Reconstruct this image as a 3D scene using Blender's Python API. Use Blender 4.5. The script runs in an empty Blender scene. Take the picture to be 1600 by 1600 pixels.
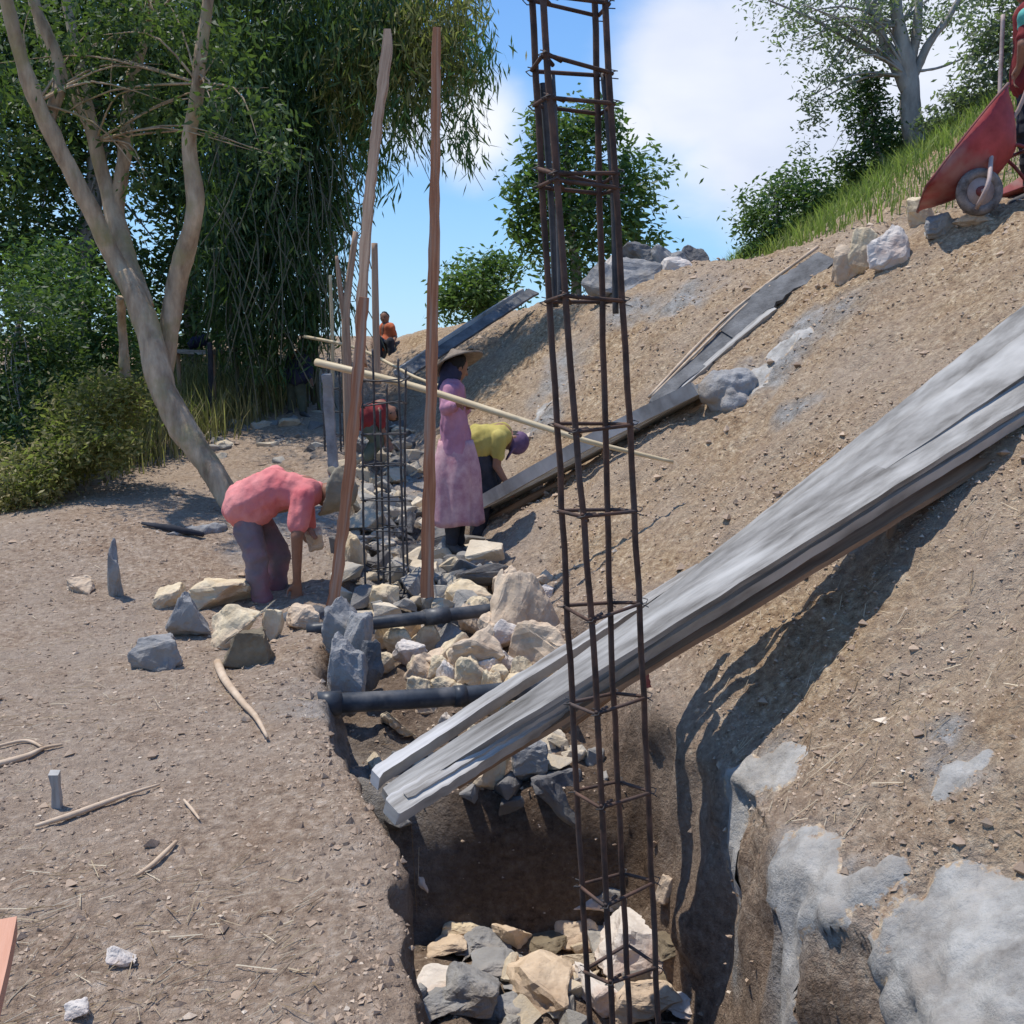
import bpy, bmesh, math, random
import numpy as np
from mathutils import Vector, Matrix
random.seed(7); rng = np.random.default_rng(7)
S = bpy.context.scene; COL = S.collection
R = math.radians
# ------------------------------------------------------------------ camera
PITCH = R(8.5); FPX = 1540.0; EYE = Vector((0, 0, 1.5))
cd = bpy.data.cameras.new('camera'); cam = bpy.data.objects.new('camera', cd); COL.objects.link(cam)
cd.sensor_fit = 'HORIZONTAL'; cd.sensor_width = 36; cd.lens = 36*FPX/1600
cd.clip_start = .05; cd.clip_end = 6000
cam.location = EYE; cam.rotation_euler = (math.pi/2-PITCH, 0, 0); S.camera = cam
# ------------------------------------------------------------------ light
SUN = Vector((-0.30, 0.13, 0.90)).normalized()
ELEV = math.asin(SUN.z); AZ = math.atan2(SUN.x, SUN.y)
W = bpy.data.worlds.new('World'); S.world = W; W.use_nodes = True
wt = W.node_tree; wn = wt.nodes; wl = wt.links
bg = wn['Background']; bg.inputs['Strength'].default_value = 0.15
sky = wn.new('ShaderNodeTexSky'); sky.sky_type = 'NISHITA'; sky.sun_disc = False
sky.sun_elevation = ELEV; sky.sun_rotation = AZ; sky.altitude = 300; sky.air_density = 1.1; sky.dust_density = .6; sky.ozone_density = 2.6
tc = wn.new('ShaderNodeTexCoord')
def wmath(op, a, b=None, c=None):
    n = wn.new('ShaderNodeMath'); n.operation = op
    for i, v in enumerate((a, b, c)):
        if v is None: continue
        if isinstance(v, (int, float)): n.inputs[i].default_value = v
        else: wl.new(v, n.inputs[i])
    return n.outputs[0]
def pixdir(px, py):
    v = Vector(((px-800)/FPX, math.cos(PITCH)-(py-800)/FPX*math.sin(PITCH), -math.sin(PITCH)-(py-800)/FPX*math.cos(PITCH)))
    return v.normalized()
wmap = wn.new('ShaderNodeMapping'); wmap.inputs['Scale'].default_value = (1, 1, 2.0); wl.new(tc.outputs['Generated'], wmap.inputs['Vector'])
no = wn.new('ShaderNodeTexNoise'); no.inputs['Scale'].default_value = 4.2; no.inputs['Detail'].default_value = 7; no.inputs['Roughness'].default_value = .52
wl.new(wmap.outputs[0], no.inputs['Vector'])
acc = None
for px, py, rad, amp in ((1110, 120, .13, .9), (1250, 130, .20, 1.0), (1450, 60, .24, 1.0), (1600, 100, .2, .9), (1000, 190, .06, .6), (735, 205, .075, .75), (640, 190, .07, .6), (-500, 0, .4, .6), (2700, 200, .5, .6), (760, -1500, .4, .5)):
    d = pixdir(px, py)
    vm = wn.new('ShaderNodeVectorMath'); vm.operation = 'DISTANCE'; wl.new(tc.outputs['Generated'], vm.inputs[0]); vm.inputs[1].default_value = d
    q = wmath('MULTIPLY', wmath('MAXIMUM', wmath('SUBTRACT', 1.0, wmath('DIVIDE', vm.outputs['Value'], rad)), 0.0), amp)
    acc = q if acc is None else wmath('MAXIMUM', acc, q)
m_ = wmath('ADD', wmath('MULTIPLY', acc, 1.9), wmath('MULTIPLY', wmath('SUBTRACT', no.outputs['Fac'], .56), 1.6))
mr = wn.new('ShaderNodeMapRange'); mr.interpolation_type = 'SMOOTHSTEP'; wl.new(m_, mr.inputs[0]); mr.inputs[1].default_value = .06; mr.inputs[2].default_value = 1.0; mr.inputs[4].default_value = .95
sz = wn.new('ShaderNodeSeparateXYZ'); wl.new(tc.outputs['Generated'], sz.inputs[0])
rp = wn.new('ShaderNodeValToRGB'); wl.new(sz.outputs['Z'], rp.inputs[0]); els = rp.color_ramp.elements; els.new(.18); els.new(.45)
for e_, (p_, c_) in zip(els, ((0, (1.5, 2.8, 3.95)), (.16, (.95, 2.2, 3.95)), (.42, (.40, 1.3, 3.5)), (1, (.3, 1.0, 2.8)))): e_.position = p_; e_.color = (*c_, 1)
n2 = wn.new('ShaderNodeTexNoise'); n2.inputs['Scale'].default_value = 3.2; n2.inputs['Detail'].default_value = 5; wl.new(wmap.outputs[0], n2.inputs['Vector'])
rc = wn.new('ShaderNodeValToRGB'); wl.new(n2.outputs['Fac'], rc.inputs[0]); rc.color_ramp.elements[0].position = .36; rc.color_ramp.elements[0].color = (3.1, 3.35, 4.0, 1); rc.color_ramp.elements[1].position = .62; rc.color_ramp.elements[1].color = (4.1, 4.2, 4.45, 1); clc = rc.outputs[0]
skyc = wn.new('ShaderNodeMix'); skyc.data_type = 'RGBA'; skyc.inputs['Factor'].default_value = .8; wl.new(sky.outputs[0], skyc.inputs['A']); wl.new(rp.outputs[0], skyc.inputs['B'])
mx = wn.new('ShaderNodeMix'); mx.data_type = 'RGBA'; wl.new(mr.outputs[0], mx.inputs['Factor']); wl.new(skyc.outputs['Result'], mx.inputs['A']); wl.new(clc, mx.inputs['B'])
wl.new(mx.outputs['Result'], bg.inputs['Color'])
sd = bpy.data.lights.new('sun', 'SUN'); sd.energy = 2.8; sd.angle = R(.5); sd.color = (1, .95, .87)
sun = bpy.data.objects.new('sun', sd); COL.objects.link(sun); sun.rotation_euler = (-SUN).to_track_quat('-Z', 'Y').to_euler(); sun.location = (0, 0, 30)
S.view_settings.view_transform = 'Standard'; S.view_settings.look = 'None'; S.view_settings.gamma = 1; S.view_settings.exposure = 0.70
# ------------------------------------------------------------------ noise
def _hash(ix, iy, iz):
    n = (ix.astype(np.int64)*374761393 + iy.astype(np.int64)*668265263 + iz.astype(np.int64)*2147483647 + 1013904223) & 0xffffffff
    n = ((n ^ (n >> 13))*1274126177) & 0xffffffff
    n = ((n ^ (n >> 16))*2246822519) & 0xffffffff
    return ((n ^ (n >> 15)) & 0xffffff)/float(0xffffff)
def noise(x, y, z=0.0):
    x, y, z = np.broadcast_arrays(np.asarray(x, float), np.asarray(y, float), np.asarray(z, float))
    ix, iy, iz = np.floor(x), np.floor(y), np.floor(z)
    fx, fy, fz = x-ix, y-iy, z-iz
    fx, fy, fz = [f*f*(3-2*f) for f in (fx, fy, fz)]
    r = 0
    for dx in (0, 1):
        for dy in (0, 1):
            for dz in (0, 1):
                w = (fx if dx else 1-fx)*(fy if dy else 1-fy)*(fz if dz else 1-fz)
                r = r + w*_hash(ix+dx, iy+dy, iz+dz)
    return r*2-1
def fbm(x, y, z=0.0, o=4, g=.5):
    a, f, r = 1, 1, 0
    for i in range(o):
        r = r + a*noise(np.asarray(x)*f+i*17.3, np.asarray(y)*f+i*9.1, np.asarray(z)*f+i*5.7); a *= g; f *= 2.03
    return r
def sst(a, b, v):
    t = np.clip((v-a)/(b-a), 0, 1); return t*t*(3-2*t)
# ------------------------------------------------------------------ terrain
YR = [-30, 1.0, 2, 2.88, 3.64, 4.2, 5.2, 6, 7.6, 9, 10, 12, 14, 16, 40]
XR = [1.05, 1.05, .95, .84, .76, .62, .35, .12, -.2, -.6, -.9, -1.4, -1.75, -2.1, -3]
YL = [-30, 1.0, 2.06, 3.05, 3.6, 4.2, 5, 6, 7.5, 9, 10, 12, 14, 16, 40]
XL = [-.2, -.2, -.25, -.44, -.64, -.86, -1.0, -1.15, -1.35, -1.6, -1.75, -1.95, -2.05, -2.2, -3.1]
YB = [-30, 6, 8, 10, 12, 14, 15.5, 16.5, 20, 30, 60, 200, 5000]
ZB = [0, 0, .2, .5, .9, 1.38, 1.95, 1.9, .2, -6, -16, -25, -25]
YT = [-30, 4.02, 4.09, 5, 6, 7.6, 9, 11, 13, 16, 20, 30]
ZT = [-1.0, -1.0, -.36, -.2, -.08, 0.0, .25, .65, 1.1, 1.85, .1, -6]
def xl_(y): return np.interp(y, YL, XL)
def xr_(y): return np.interp(y, YR, XR)
def height(x, y, rough=True):
    x = np.asarray(x, float); y = np.asarray(y, float)
    xl = xl_(y)+.05*noise(y*2.1, x*0+3)+.035*noise(y*7, x*0+9)
    xr = xr_(y)+.06*noise(y*1.9, x*0+13)+.04*noise(y*6, x*0+19)
    B = np.interp(y, YB, ZB)
    bench = B + .05*noise(x*.5, y*.5)*sst(2, 6, y) + .35*sst(-6, -12, x)*0
    T = np.where(y > 20, B, np.interp(y, YT, ZT))
    k = sst(8.5, 11, y)
    C = 2.2+.14*np.minimum(x, 6)+k*np.clip(x-2.9, 0, 7)*.55
    C = np.where(y > 17, C - (y-17)*.5, C)
    C = np.where(y > 30, B, np.maximum(C, B))
    Sl = B + .75*(x-xr)
    d = np.clip((Sl-C)/.5, -1, 1)
    sl = np.where(Sl-C < -.5, Sl, np.where(Sl-C > .5, C, Sl-(d+1)**2*.125))
    sl = np.where(y > 30, B, sl)
    wL = sst(0, .11, x-xl); wR = sst(-.13, 0.02, x-xr)
    low = bench*(1-wL)+T*wL
    z = low*(1-wR)+sl*wR
    # soil heap banks at the bench edge and loose mounds
    z = z + .05*np.exp(-((x-xl+.12)/.16)**2)*(.6+.6*noise(y*1.3, 4.4))*sst(16, 12, y)
    for cx, cy, rr, hh in ((.12, 5.15, .42, .22), (-.15, 4.75, .3, .08), (-3.4, 7.6, 1.3, .16), (1.1, 10.6, .9, .12), (-.2, 6.6, .4, .12)):
        z = z + hh*np.exp(-((x-cx)**2+(y-cy)**2)/rr**2)
    if rough:
        near = np.exp(-np.maximum(y-14, 0)/6)
        s = sst(-.1, .4, x-xr)
        z = z + near*((.012+.032*s)*fbm(x*2.2, y*2.2, 0, 3) + (.007+.017*s)*fbm(x*9, y*9, 2, 3) + (.005+.008*s)*fbm(x*29, y*29, 5, 2))
        z = z + near*(.05*(wL*(1-wR))*fbm(x*5, y*5, 7, 4))
    return z
def at(px, py, Y):
    dx = (px-800)/FPX; u = -(py-800)/FPX
    dy = math.cos(PITCH)+u*math.sin(PITCH); dz = -math.sin(PITCH)+u*math.cos(PITCH)
    t = Y/dy
    return Vector((dx*t, Y, 1.5+dz*t))
def G(px, py, y0=1.2, y1=22):
    ys = np.arange(y0, y1, .012)
    dx = (px-800)/FPX; u = -(py-800)/FPX
    dy = math.cos(PITCH)+u*math.sin(PITCH); dz = -math.sin(PITCH)+u*math.cos(PITCH)
    xs = dx/dy*ys; zs = 1.5+dz/dy*ys
    b = np.nonzero(zs < height(xs, ys))[0]
    if len(b) == 0: i = len(ys)-1
    else: i = b[0]
    return Vector((xs[i], ys[i], float(height(xs[i], ys[i]))))
def H(x, y): return float(height(x, y))
# ------------------------------------------------------------------ materials
def nodemat(name):
    m = bpy.data.materials.new(name); m.use_nodes = True
    nt = m.node_tree; return m, nt, nt.nodes['Principled BSDF']
def N(nt, t, **kw):
    n = nt.nodes.new(t)
    for k, v in kw.items():
        if hasattr(n, k): setattr(n, k, v)
        else: n.inputs[k.replace('_', ' ')].default_value = v
    return n
def ramp(nt, src, stops):
    r = nt.nodes.new('ShaderNodeValToRGB'); e = r.color_ramp.elements
    while len(e) < len(stops): e.new(.5)
    for i, (p, c) in enumerate(stops): e[i].position = p; e[i].color = (*c, 1)
    nt.links.new(src, r.inputs[0]); return r.outputs[0]
def mixc(nt, fac, a, b, mode='MIX'):
    m = nt.nodes.new('ShaderNodeMix'); m.data_type = 'RGBA'; m.blend_type = mode
    for s, v in (('Factor', fac), ('A', a), ('B', b)):
        if isinstance(v, (int, float)): m.inputs[s].default_value = v
        elif isinstance(v, tuple): m.inputs[s].default_value = (*v, 1)
        else: nt.links.new(v, m.inputs[s])
    return m.outputs['Result']
def simple(name, c1, c2, scale=8, rough=.85, bump=.3, bscale=None, stretch=(1, 1, 1), dirt=None, detail=6, bdist=.01, coord='Object', metal=0):
    m, nt, P = nodemat(name)
    co = N(nt, 'ShaderNodeTexCoord'); mp = N(nt, 'ShaderNodeMapping'); mp.inputs['Scale'].default_value = stretch
    nt.links.new(co.outputs[coord], mp.inputs[0])
    n1 = N(nt, 'ShaderNodeTexNoise', Scale=scale, Detail=detail, Roughness=.62); nt.links.new(mp.outputs[0], n1.inputs['Vector'])
    c = ramp(nt, n1.outputs['Fac'], [(.32, c1), (.68, c2)])
    if dirt:
        n2 = N(nt, 'ShaderNodeTexNoise', Scale=scale*.45, Detail=4, Roughness=.6); nt.links.new(mp.outputs[0] if coord == 'UV' else co.outputs[coord], n2.inputs['Vector'])
        f = ramp(nt, n2.outputs['Fac'], [(.5, (0, 0, 0)), (.68, (1, 1, 1))])
        c = mixc(nt, f, c, dirt)
    nt.links.new(c, P.inputs['Base Color']); P.inputs['Roughness'].default_value = rough; P.inputs['Metallic'].default_value = metal
    P.inputs['Specular IOR Level'].default_value = .3
    if bump:
        n3 = N(nt, 'ShaderNodeTexNoise', Scale=bscale or scale*4, Detail=8, Roughness=.65); nt.links.new(mp.outputs[0], n3.inputs['Vector'])
        b = N(nt, 'ShaderNodeBump', Strength=bump, Distance=bdist); nt.links.new(n3.outputs['Fac'], b.inputs['Height']); nt.links.new(b.outputs[0], P.inputs['Normal'])
    return m
def attrmat(name, stops, rough=.9, bump=.4, bscale=30, noise_mix=.25, nscale=10, spec=.25, bdist=.01):
    """colour from a per-piece random attribute, broken up by noise"""
    m, nt, P = nodemat(name)
    a = N(nt, 'ShaderNodeAttribute', attribute_name='rnd'); co = N(nt, 'ShaderNodeTexCoord')
    n1 = N(nt, 'ShaderNodeTexNoise', Scale=nscale, Detail=5, Roughness=.6); nt.links.new(co.outputs['Object'], n1.inputs['Vector'])
    ma = N(nt, 'ShaderNodeMath', operation='MULTIPLY_ADD'); nt.links.new(n1.outputs['Fac'], ma.inputs[0]); ma.inputs[1].default_value = noise_mix*2
    mb = N(nt, 'ShaderNodeMath', operation='SUBTRACT'); nt.links.new(a.outputs['Fac'], mb.inputs[0]); mb.inputs[1].default_value = noise_mix
    nt.links.new(mb.outputs[0], ma.inputs[2])
    nt.links.new(ramp(nt, ma.outputs[0], stops), P.inputs['Base Color']); P.inputs['Roughness'].default_value = rough; P.inputs['Specular IOR Level'].default_value = spec
    if bump:
        n3 = N(nt, 'ShaderNodeTexNoise', Scale=bscale, Detail=7, Roughness=.65); nt.links.new(co.outputs['Object'], n3.inputs['Vector'])
        b = N(nt, 'ShaderNodeBump', Strength=bump, Distance=bdist); nt.links.new(n3.outputs['Fac'], b.inputs['Height']); nt.links.new(b.outputs[0], P.inputs['Normal'])
    return m
def leafmat(name, stops, trans=.35, rough=.55):
    m = attrmat(name, stops, rough=rough, bump=0, noise_mix=.18, nscale=1.2, spec=.35)
    nt = m.node_tree; P = nt.nodes['Principled BSDF']; out = nt.nodes['Material Output']
    t = N(nt, 'ShaderNodeBsdfTranslucent'); src = P.inputs['Base Color'].links[0].from_socket
    g = mixc(nt, .5, src, (.25, .42, .05), 'MIX'); nt.links.new(g, t.inputs['Color'])
    mx = N(nt, 'ShaderNodeMixShader'); mx.inputs[0].default_value = trans
    nt.links.new(P.outputs[0], mx.inputs[1]); nt.links.new(t.outputs[0], mx.inputs[2]); nt.links.new(mx.outputs[0], out.inputs['Surface'])
    return m
def groundmat():
    m, nt, P = nodemat('soil'); L = nt.links
    co = N(nt, 'ShaderNodeTexCoord'); O = co.outputs['Object']
    def nz(scale, det=6, r=.6, v=O):
        n = N(nt, 'ShaderNodeTexNoise', Scale=scale, Detail=det, Roughness=r); L.new(v, n.inputs['Vector']); return n.outputs['Fac']
    fine = nz(26, 8, .72); mid = nz(4.5, 6); big = nz(.7, 4)
    c = ramp(nt, fine, [(.32, (.17, .12, .085)), (.43, (.345, .25, .178)), (.54, (.475, .36, .262)), (.68, (.68, .56, .44))])
    cs = ramp(nt, fine, [(.33, (.16, .098, .054)), (.44, (.38, .26, .155)), (.55, (.54, .395, .245)), (.67, (.82, .67, .46))])
    sep = N(nt, 'ShaderNodeAttribute', attribute_name='slope')
    c = mixc(nt, sep.outputs['Fac'], c, cs)
    f = ramp(nt, mid, [(.38, (0, 0, 0)), (.66, (1, 1, 1))])
    c = mixc(nt, f, c, mixc(nt, .5, c, (.66, .56, .48), 'MULTIPLY'))
    f2 = ramp(nt, big, [(.42, (0, 0, 0)), (.62, (.55, .55, .55))])
    c = mixc(nt, f2, c, (.44, .355, .28))
    # straw flecks
    mp = N(nt, 'ShaderNodeMapping'); mp.inputs['Scale'].default_value = (1, .3, 1); mp.inputs['Rotation'].default_value = (0, 0, .9); L.new(O, mp.inputs[0])
    fl = ramp(nt, nz(70, 3, .7, mp.outputs[0]), [(.63, (0, 0, 0)), (.70, (.8, .8, .8))]); c = mixc(nt, fl, c, (.62, .52, .38))
    # moist soil in the trench with pit shade painted into its colour, mortar-grey dust near the masonry
    w = N(nt, 'ShaderNodeAttribute', attribute_name='damp_shade'); c = mixc(nt, w.outputs['Fac'], c, mixc(nt, 1.0, c, (.36, .33, .31), 'MULTIPLY'))
    g = N(nt, 'ShaderNodeAttribute', attribute_name='dust'); c = mixc(nt, g.outputs['Fac'], c, ramp(nt, nz(12, 7, .7), [(.33, (.16, .15, .135)), (.5, (.34, .325, .30)), (.66, (.50, .485, .46))]))
    L.new(c, P.inputs['Base Color']); P.inputs['Roughness'].default_value = .95; P.inputs['Specular IOR Level'].default_value = .15
    s = N(nt, 'ShaderNodeMath', operation='MULTIPLY_ADD'); L.new(nz(22, 8, .7), s.inputs[0]); s.inputs[1].default_value = 1.4
    v = N(nt, 'ShaderNodeTexNoise', Scale=60.0, Detail=4, Roughness=.7); L.new(O, v.inputs['Vector']); L.new(v.outputs['Fac'], s.inputs[2])
    b = N(nt, 'ShaderNodeBump', Strength=1.0, Distance=.026); L.new(s.outputs[0], b.inputs['Height']); L.new(b.outputs[0], P.inputs['Normal'])
    return m
M = {}
M['soil'] = groundmat()
M['clod'] = attrmat('clod', [(.0, (.24, .17, .12)), (.35, (.38, .28, .20)), (.7, (.50, .37, .26)), (1, (.70, .59, .46))], bump=.4, bscale=60)
M['straw'] = attrmat('straw', [(0, (.20, .13, .07)), (.5, (.46, .34, .2)), (1, (.72, .6, .42))], bump=0)
m_, nt_, P_ = nodemat('mortar_crust'); L_ = nt_.links
co_ = N(nt_, 'ShaderNodeTexCoord'); a_ = N(nt_, 'ShaderNodeAttribute', attribute_name='rnd')
def nz_(sc, d=6, r=.65):
    n = N(nt_, 'ShaderNodeTexNoise', Scale=sc, Detail=d, Roughness=r); L_.new(co_.outputs['Object'], n.inputs['Vector']); return n.outputs['Fac']
t_ = N(nt_, 'ShaderNodeMath', operation='MULTIPLY_ADD'); L_.new(nz_(24, 8, .75), t_.inputs[0]); t_.inputs[1].default_value = 1.7; L_.new(a_.outputs['Fac'], t_.inputs[2])
f_ = ramp(nt_, t_.outputs[0], [(.86, (0, 0, 0)), (1.0, (1, 1, 1))])
cm_ = mixc(nt_, ramp(nt_, nz_(2.5, 4), [(.45, (0, 0, 0)), (.7, (.8, .8, .8))]), ramp(nt_, nz_(9), [(.3, (.22, .205, .185)), (.55, (.43, .41, .375)), (.75, (.58, .555, .51))]), (.34, .29, .235))
cs_ = ramp(nt_, nz_(26, 8, .72), [(.33, (.16, .10, .062)), (.44, (.34, .24, .16)), (.55, (.48, .36, .24)), (.67, (.72, .6, .44))])
L_.new(mixc(nt_, f_, cs_, cm_), P_.inputs['Base Color']); P_.inputs['Roughness'].default_value = .95; P_.inputs['Specular IOR Level'].default_value = .15
b_ = N(nt_, 'ShaderNodeBump', Strength=.9, Distance=.022); L_.new(nz_(24, 8, .7), b_.inputs['Height']); L_.new(b_.outputs[0], P_.inputs['Normal']); M['crust'] = m_
M['ystone'] = simple('yellow_limestone', (.50, .38, .23), (.78, .66, .46), 7, .9, .6, 30, dirt=(.42, .30, .20), bdist=.015)
M['tstone'] = simple('tan_stone', (.46, .34, .23), (.72, .57, .41), 8, .9, .6, 30, dirt=(.42, .30, .20), bdist=.015)
M['wstone'] = simple('white_stone', (.52, .45, .39), (.74, .68, .60), 7, .9, .6, 30, dirt=(.50, .36, .28), bdist=.015)
M['gstone'] = simple('grey_stone', (.17, .165, .16), (.38, .365, .345), 8, .85, .6, 30, dirt=(.27, .235, .19), bdist=.015)
M['dstone'] = simple('dark_stone', (.085, .08, .078), (.21, .20, .19), 9, .85, .6, 30, dirt=(.2, .18, .15), bdist=.015)
M['bstone'] = simple('brown_stone', (.13, .10, .065), (.25, .20, .13), 9, .85, .6, 30, bdist=.015)
M['masonry'] = attrmat('masonry', [(0, (.11, .10, .092)), (.3, (.23, .215, .195)), (.52, (.38, .35, .30)), (.7, (.48, .39, .27)), (1, (.66, .56, .42))], bump=.7, bscale=22, bdist=.02)
M['mortar'] = simple('mortar', (.21, .20, .19), (.40, .39, .375), 3.5, .95, .9, 26, dirt=(.29, .235, .18), bdist=.02)
M['wetmortar'] = simple('mortar_dark', (.06, .06, .062), (.17, .17, .17), 7, .7, .7, 30, bdist=.015)
M['plank'] = simple('weathered_plank', (.12, .108, .092), (.42, .395, .355), 9, .95, .9, 12, (.5, .8, 1), dirt=(.50, .475, .43), bdist=.004, coord='UV')
M['plankL'] = simple('cement_splashed_plank', (.17, .15, .125), (.54, .51, .46), 9, .9, .8, 12, (.5, .8, 1), dirt=(.60, .57, .53), bdist=.004, coord='UV')
M['plankB'] = simple('brown_plank', (.22, .125, .07), (.42, .26, .15), 6, .8, .4, 20, (1, 3, 1), bdist=.004, coord='UV')
M['redpole'] = simple('reddish_timber', (.30, .105, .045), (.54, .24, .12), 5, .8, .45, 20, (1, 3, 1), dirt=(.44, .30, .21), bdist=.004, coord='UV')
M['greypole'] = simple('greyish_timber', (.27, .16, .10), (.48, .34, .235), 5, .85, .45, 20, (1, 3, 1), bdist=.004, coord='UV')
M['bamboo'] = simple('dry_bamboo', (.44, .33, .18), (.68, .55, .35), 5, .6, .2, 20, bdist=.003, coord='UV')
M['stick'] = simple('dry_stick', (.40, .28, .18), (.64, .50, .36), 9, .8, .3, 30, bdist=.003)
M['rust'] = simple('rusty_steel', (.04, .03, .025), (.145, .08, .055), 22, .75, .5, 80, dirt=(.10, .075, .065), bdist=.003, metal=.25)
M['darksteel'] = simple('dark_steel', (.04, .042, .045), (.13, .12, .115), 20, .6, .4, 80, bdist=.003, metal=.35)
M['pvc'] = simple('black_pipe', (.022, .026, .032), (.06, .066, .075), 9, .42, .2, 40, dirt=(.16, .15, .14), bdist=.003)
M['bark'] = simple('pale_bark', (.20, .13, .075), (.62, .47, .31), 7, .9, 1.0, 26, (1, 1, .3), dirt=(.33, .27, .13), bdist=.02)
M['bark2'] = simple('grey_bark', (.20, .175, .15), (.46, .42, .37), 6, .9, .7, 22, (1, 1, .4), bdist=.02)
M['culm'] = simple('bamboo_culm', (.05, .055, .035), (.17, .16, .10), 4, .6, .2, 12, (1, 1, .3))
M['leafdark'] = leafmat('leaf_dark', [(0, (.013, .03, .016)), (.45, (.032, .072, .026)), (.8, (.075, .13, .036)), (1, (.18, .22, .065))], .28)
M['leafmid'] = leafmat('leaf_mid', [(0, (.022, .055, .024)), (.5, (.055, .12, .035)), (1, (.15, .23, .06))], .36)
M['leafolive'] = leafmat('leaf_olive', [(0, (.075, .08, .025)), (.5, (.22, .195, .065)), (1, (.44, .37, .16))], .45)
M['leafbright'] = leafmat('leaf_bright', [(0, (.02, .045, .018)), (.5, (.045, .085, .025)), (1, (.11, .15, .045))], .3)
M['leafpale'] = leafmat('leaf_pale', [(0, (.07, .09, .075)), (.5, (.14, .165, .12)), (1, (.25, .26, .18))], .45)
M['drygrass'] = leafmat('dry_grass', [(0, (.14, .115, .045)), (.5, (.32, .26, .11)), (1, (.55, .45, .24))], .45)
M['grass'] = leafmat('hill_grass', [(0, (.10, .15, .035)), (.5, (.20, .27, .06)), (1, (.36, .38, .13))], .5)
M['redpaint'] = simple('worn_red_paint', (.20, .018, .018), (.44, .06, .055), 5, .5, .5, 30, dirt=(.34, .16, .13), bdist=.002)
M['darkred'] = simple('dark_red_paint', (.12, .02, .02), (.22, .04, .035), 9, .6, .2, 40, dirt=(.2, .13, .11))
M['tyre'] = simple('dusty_tyre', (.09, .075, .065), (.30, .25, .22), 18, .95, .4, 60)
M['tube'] = simple('worn_tube', (.30, .22, .19), (.48, .37, .33), 12, .6, .2, 60)
M['skin'] = simple('skin', (.22, .105, .062), (.29, .145, .09), 14, .55, .1, 60)
M['pinkshirt'] = simple('pink_shirt', (.60, .16, .15), (.80, .34, .31), 2.5, .95, .6, 14, dirt=(.52, .085, .10), bdist=.02)
M['greytrouser'] = simple('grey_trousers', (.15, .12, .13), (.26, .20, .21), 4, .95, .6, 16, dirt=(.36, .13, .16), bdist=.02)
M['khaki'] = simple('khaki_hat', (.19, .165, .12), (.28, .245, .18), 10, .95, .3, 60, bdist=.006)
M['straw_hat'] = simple('woven_hat', (.15, .115, .085), (.27, .215, .16), 30, .9, .5, 90, bdist=.004)
M['mauve'] = simple('mauve_shirt', (.36, .16, .23), (.54, .28, .36), 5, .95, .4, 20, bdist=.012)
M['pinkskirt'] = simple('pink_patterned_skirt', (.42, .20, .24), (.66, .42, .42), 12, .95, .5, 18, bdist=.012)
M['yellow'] = simple('yellow_shirt', (.36, .29, .07), (.52, .43, .13), 4, .95, .4, 20, dirt=(.20, .15, .04), bdist=.01)
M['darkcloth'] = simple('dark_cloth', (.02, .022, .028), (.055, .055, .065), 6, .95, .4, 20, bdist=.01)
M['greencloth'] = simple('dull_green_cloth', (.07, .085, .06), (.13, .14, .10), 6, .95, .4, 20, bdist=.01)
M['navy'] = simple('navy_cloth', (.02, .022, .045), (.05, .05, .085), 6, .95, .4, 20, bdist=.01)
M['purple'] = simple('purple_cap', (.09, .05, .10), (.15, .09, .16), 8, .9, .3, 40, bdist=.005)
M['orangecloth'] = simple('orange_cloth', (.50, .11, .045), (.62, .19, .09), 5, .95, .3, 20)
M['redcloth'] = simple('dark_red_cloth', (.12, .015, .015), (.24, .035, .035), 5, .95, .3, 20)
M['teal'] = simple('teal_cloth', (.08, .33, .29), (.16, .46, .40), 5, .95, .3, 20)
M['hair'] = simple('black_hair', (.008, .007, .007), (.02, .018, .016), 30, .7, .3, 60)
M['eye'] = simple('dark_eye', (.01, .01, .01), (.02, .02, .02), 5, .3, 0)
M['rubber'] = simple('rubber_boot', (.03, .03, .032), (.10, .09, .085), 8, .6, .2, 30)
M['orangewood'] = simple('fresh_timber', (.50, .24, .15), (.64, .36, .25), 4, .8, .3, 20, coord='UV')
M['yellowgreen'] = simple('clay', (.30, .25, .08), (.45, .38, .18), 6, .9, .3)
# ------------------------------------------------------------------ object helpers
def tag(o, label=None, cat=None, group=None, kind=None):
    if label: o['label'] = label
    if cat: o['category'] = cat
    if group: o['group'] = group
    if kind: o['kind'] = kind
    return o
def empty(name, loc, label, cat, group=None):
    o = bpy.data.objects.new(name, None); COL.objects.link(o); o.location = loc; o.empty_display_size = .1
    return tag(o, label, cat, group)
def link(name, me, mat, parent=None, smooth=True):
    o = bpy.data.objects.new(name, me); COL.objects.link(o)
    if mat is not None and not me.materials: me.materials.append(mat)
    if smooth: me.shade_smooth()
    else: me.shade_flat()
    if parent is not None:
        o.parent = parent; o.matrix_parent_inverse = Matrix.Translation(parent.location).inverted()
    return o
def recenter(o, c):
    o.data.transform(Matrix.Translation(-Vector(c))); o.location = c; return o
def npmesh(name, V, F, rnd=None):
    """V (n,3), F (m,k) arrays -> mesh, all faces with k corners"""
    me = bpy.data.meshes.new(name); V = np.asarray(V, np.float32); F = np.asarray(F, np.int32); k = F.shape[1]
    me.vertices.add(len(V)); me.vertices.foreach_set('co', V.ravel())
    me.loops.add(F.size); me.loops.foreach_set('vertex_index', F.ravel())
    me.polygons.add(len(F)); me.polygons.foreach_set('loop_start', np.arange(len(F), dtype=np.int32)*k)
    me.update(calc_edges=True)
    if rnd is not None:
        a = me.attributes.new('rnd', 'FLOAT', 'POINT'); a.data.foreach_set('value', np.asarray(rnd, np.float32))
    return me
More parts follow.
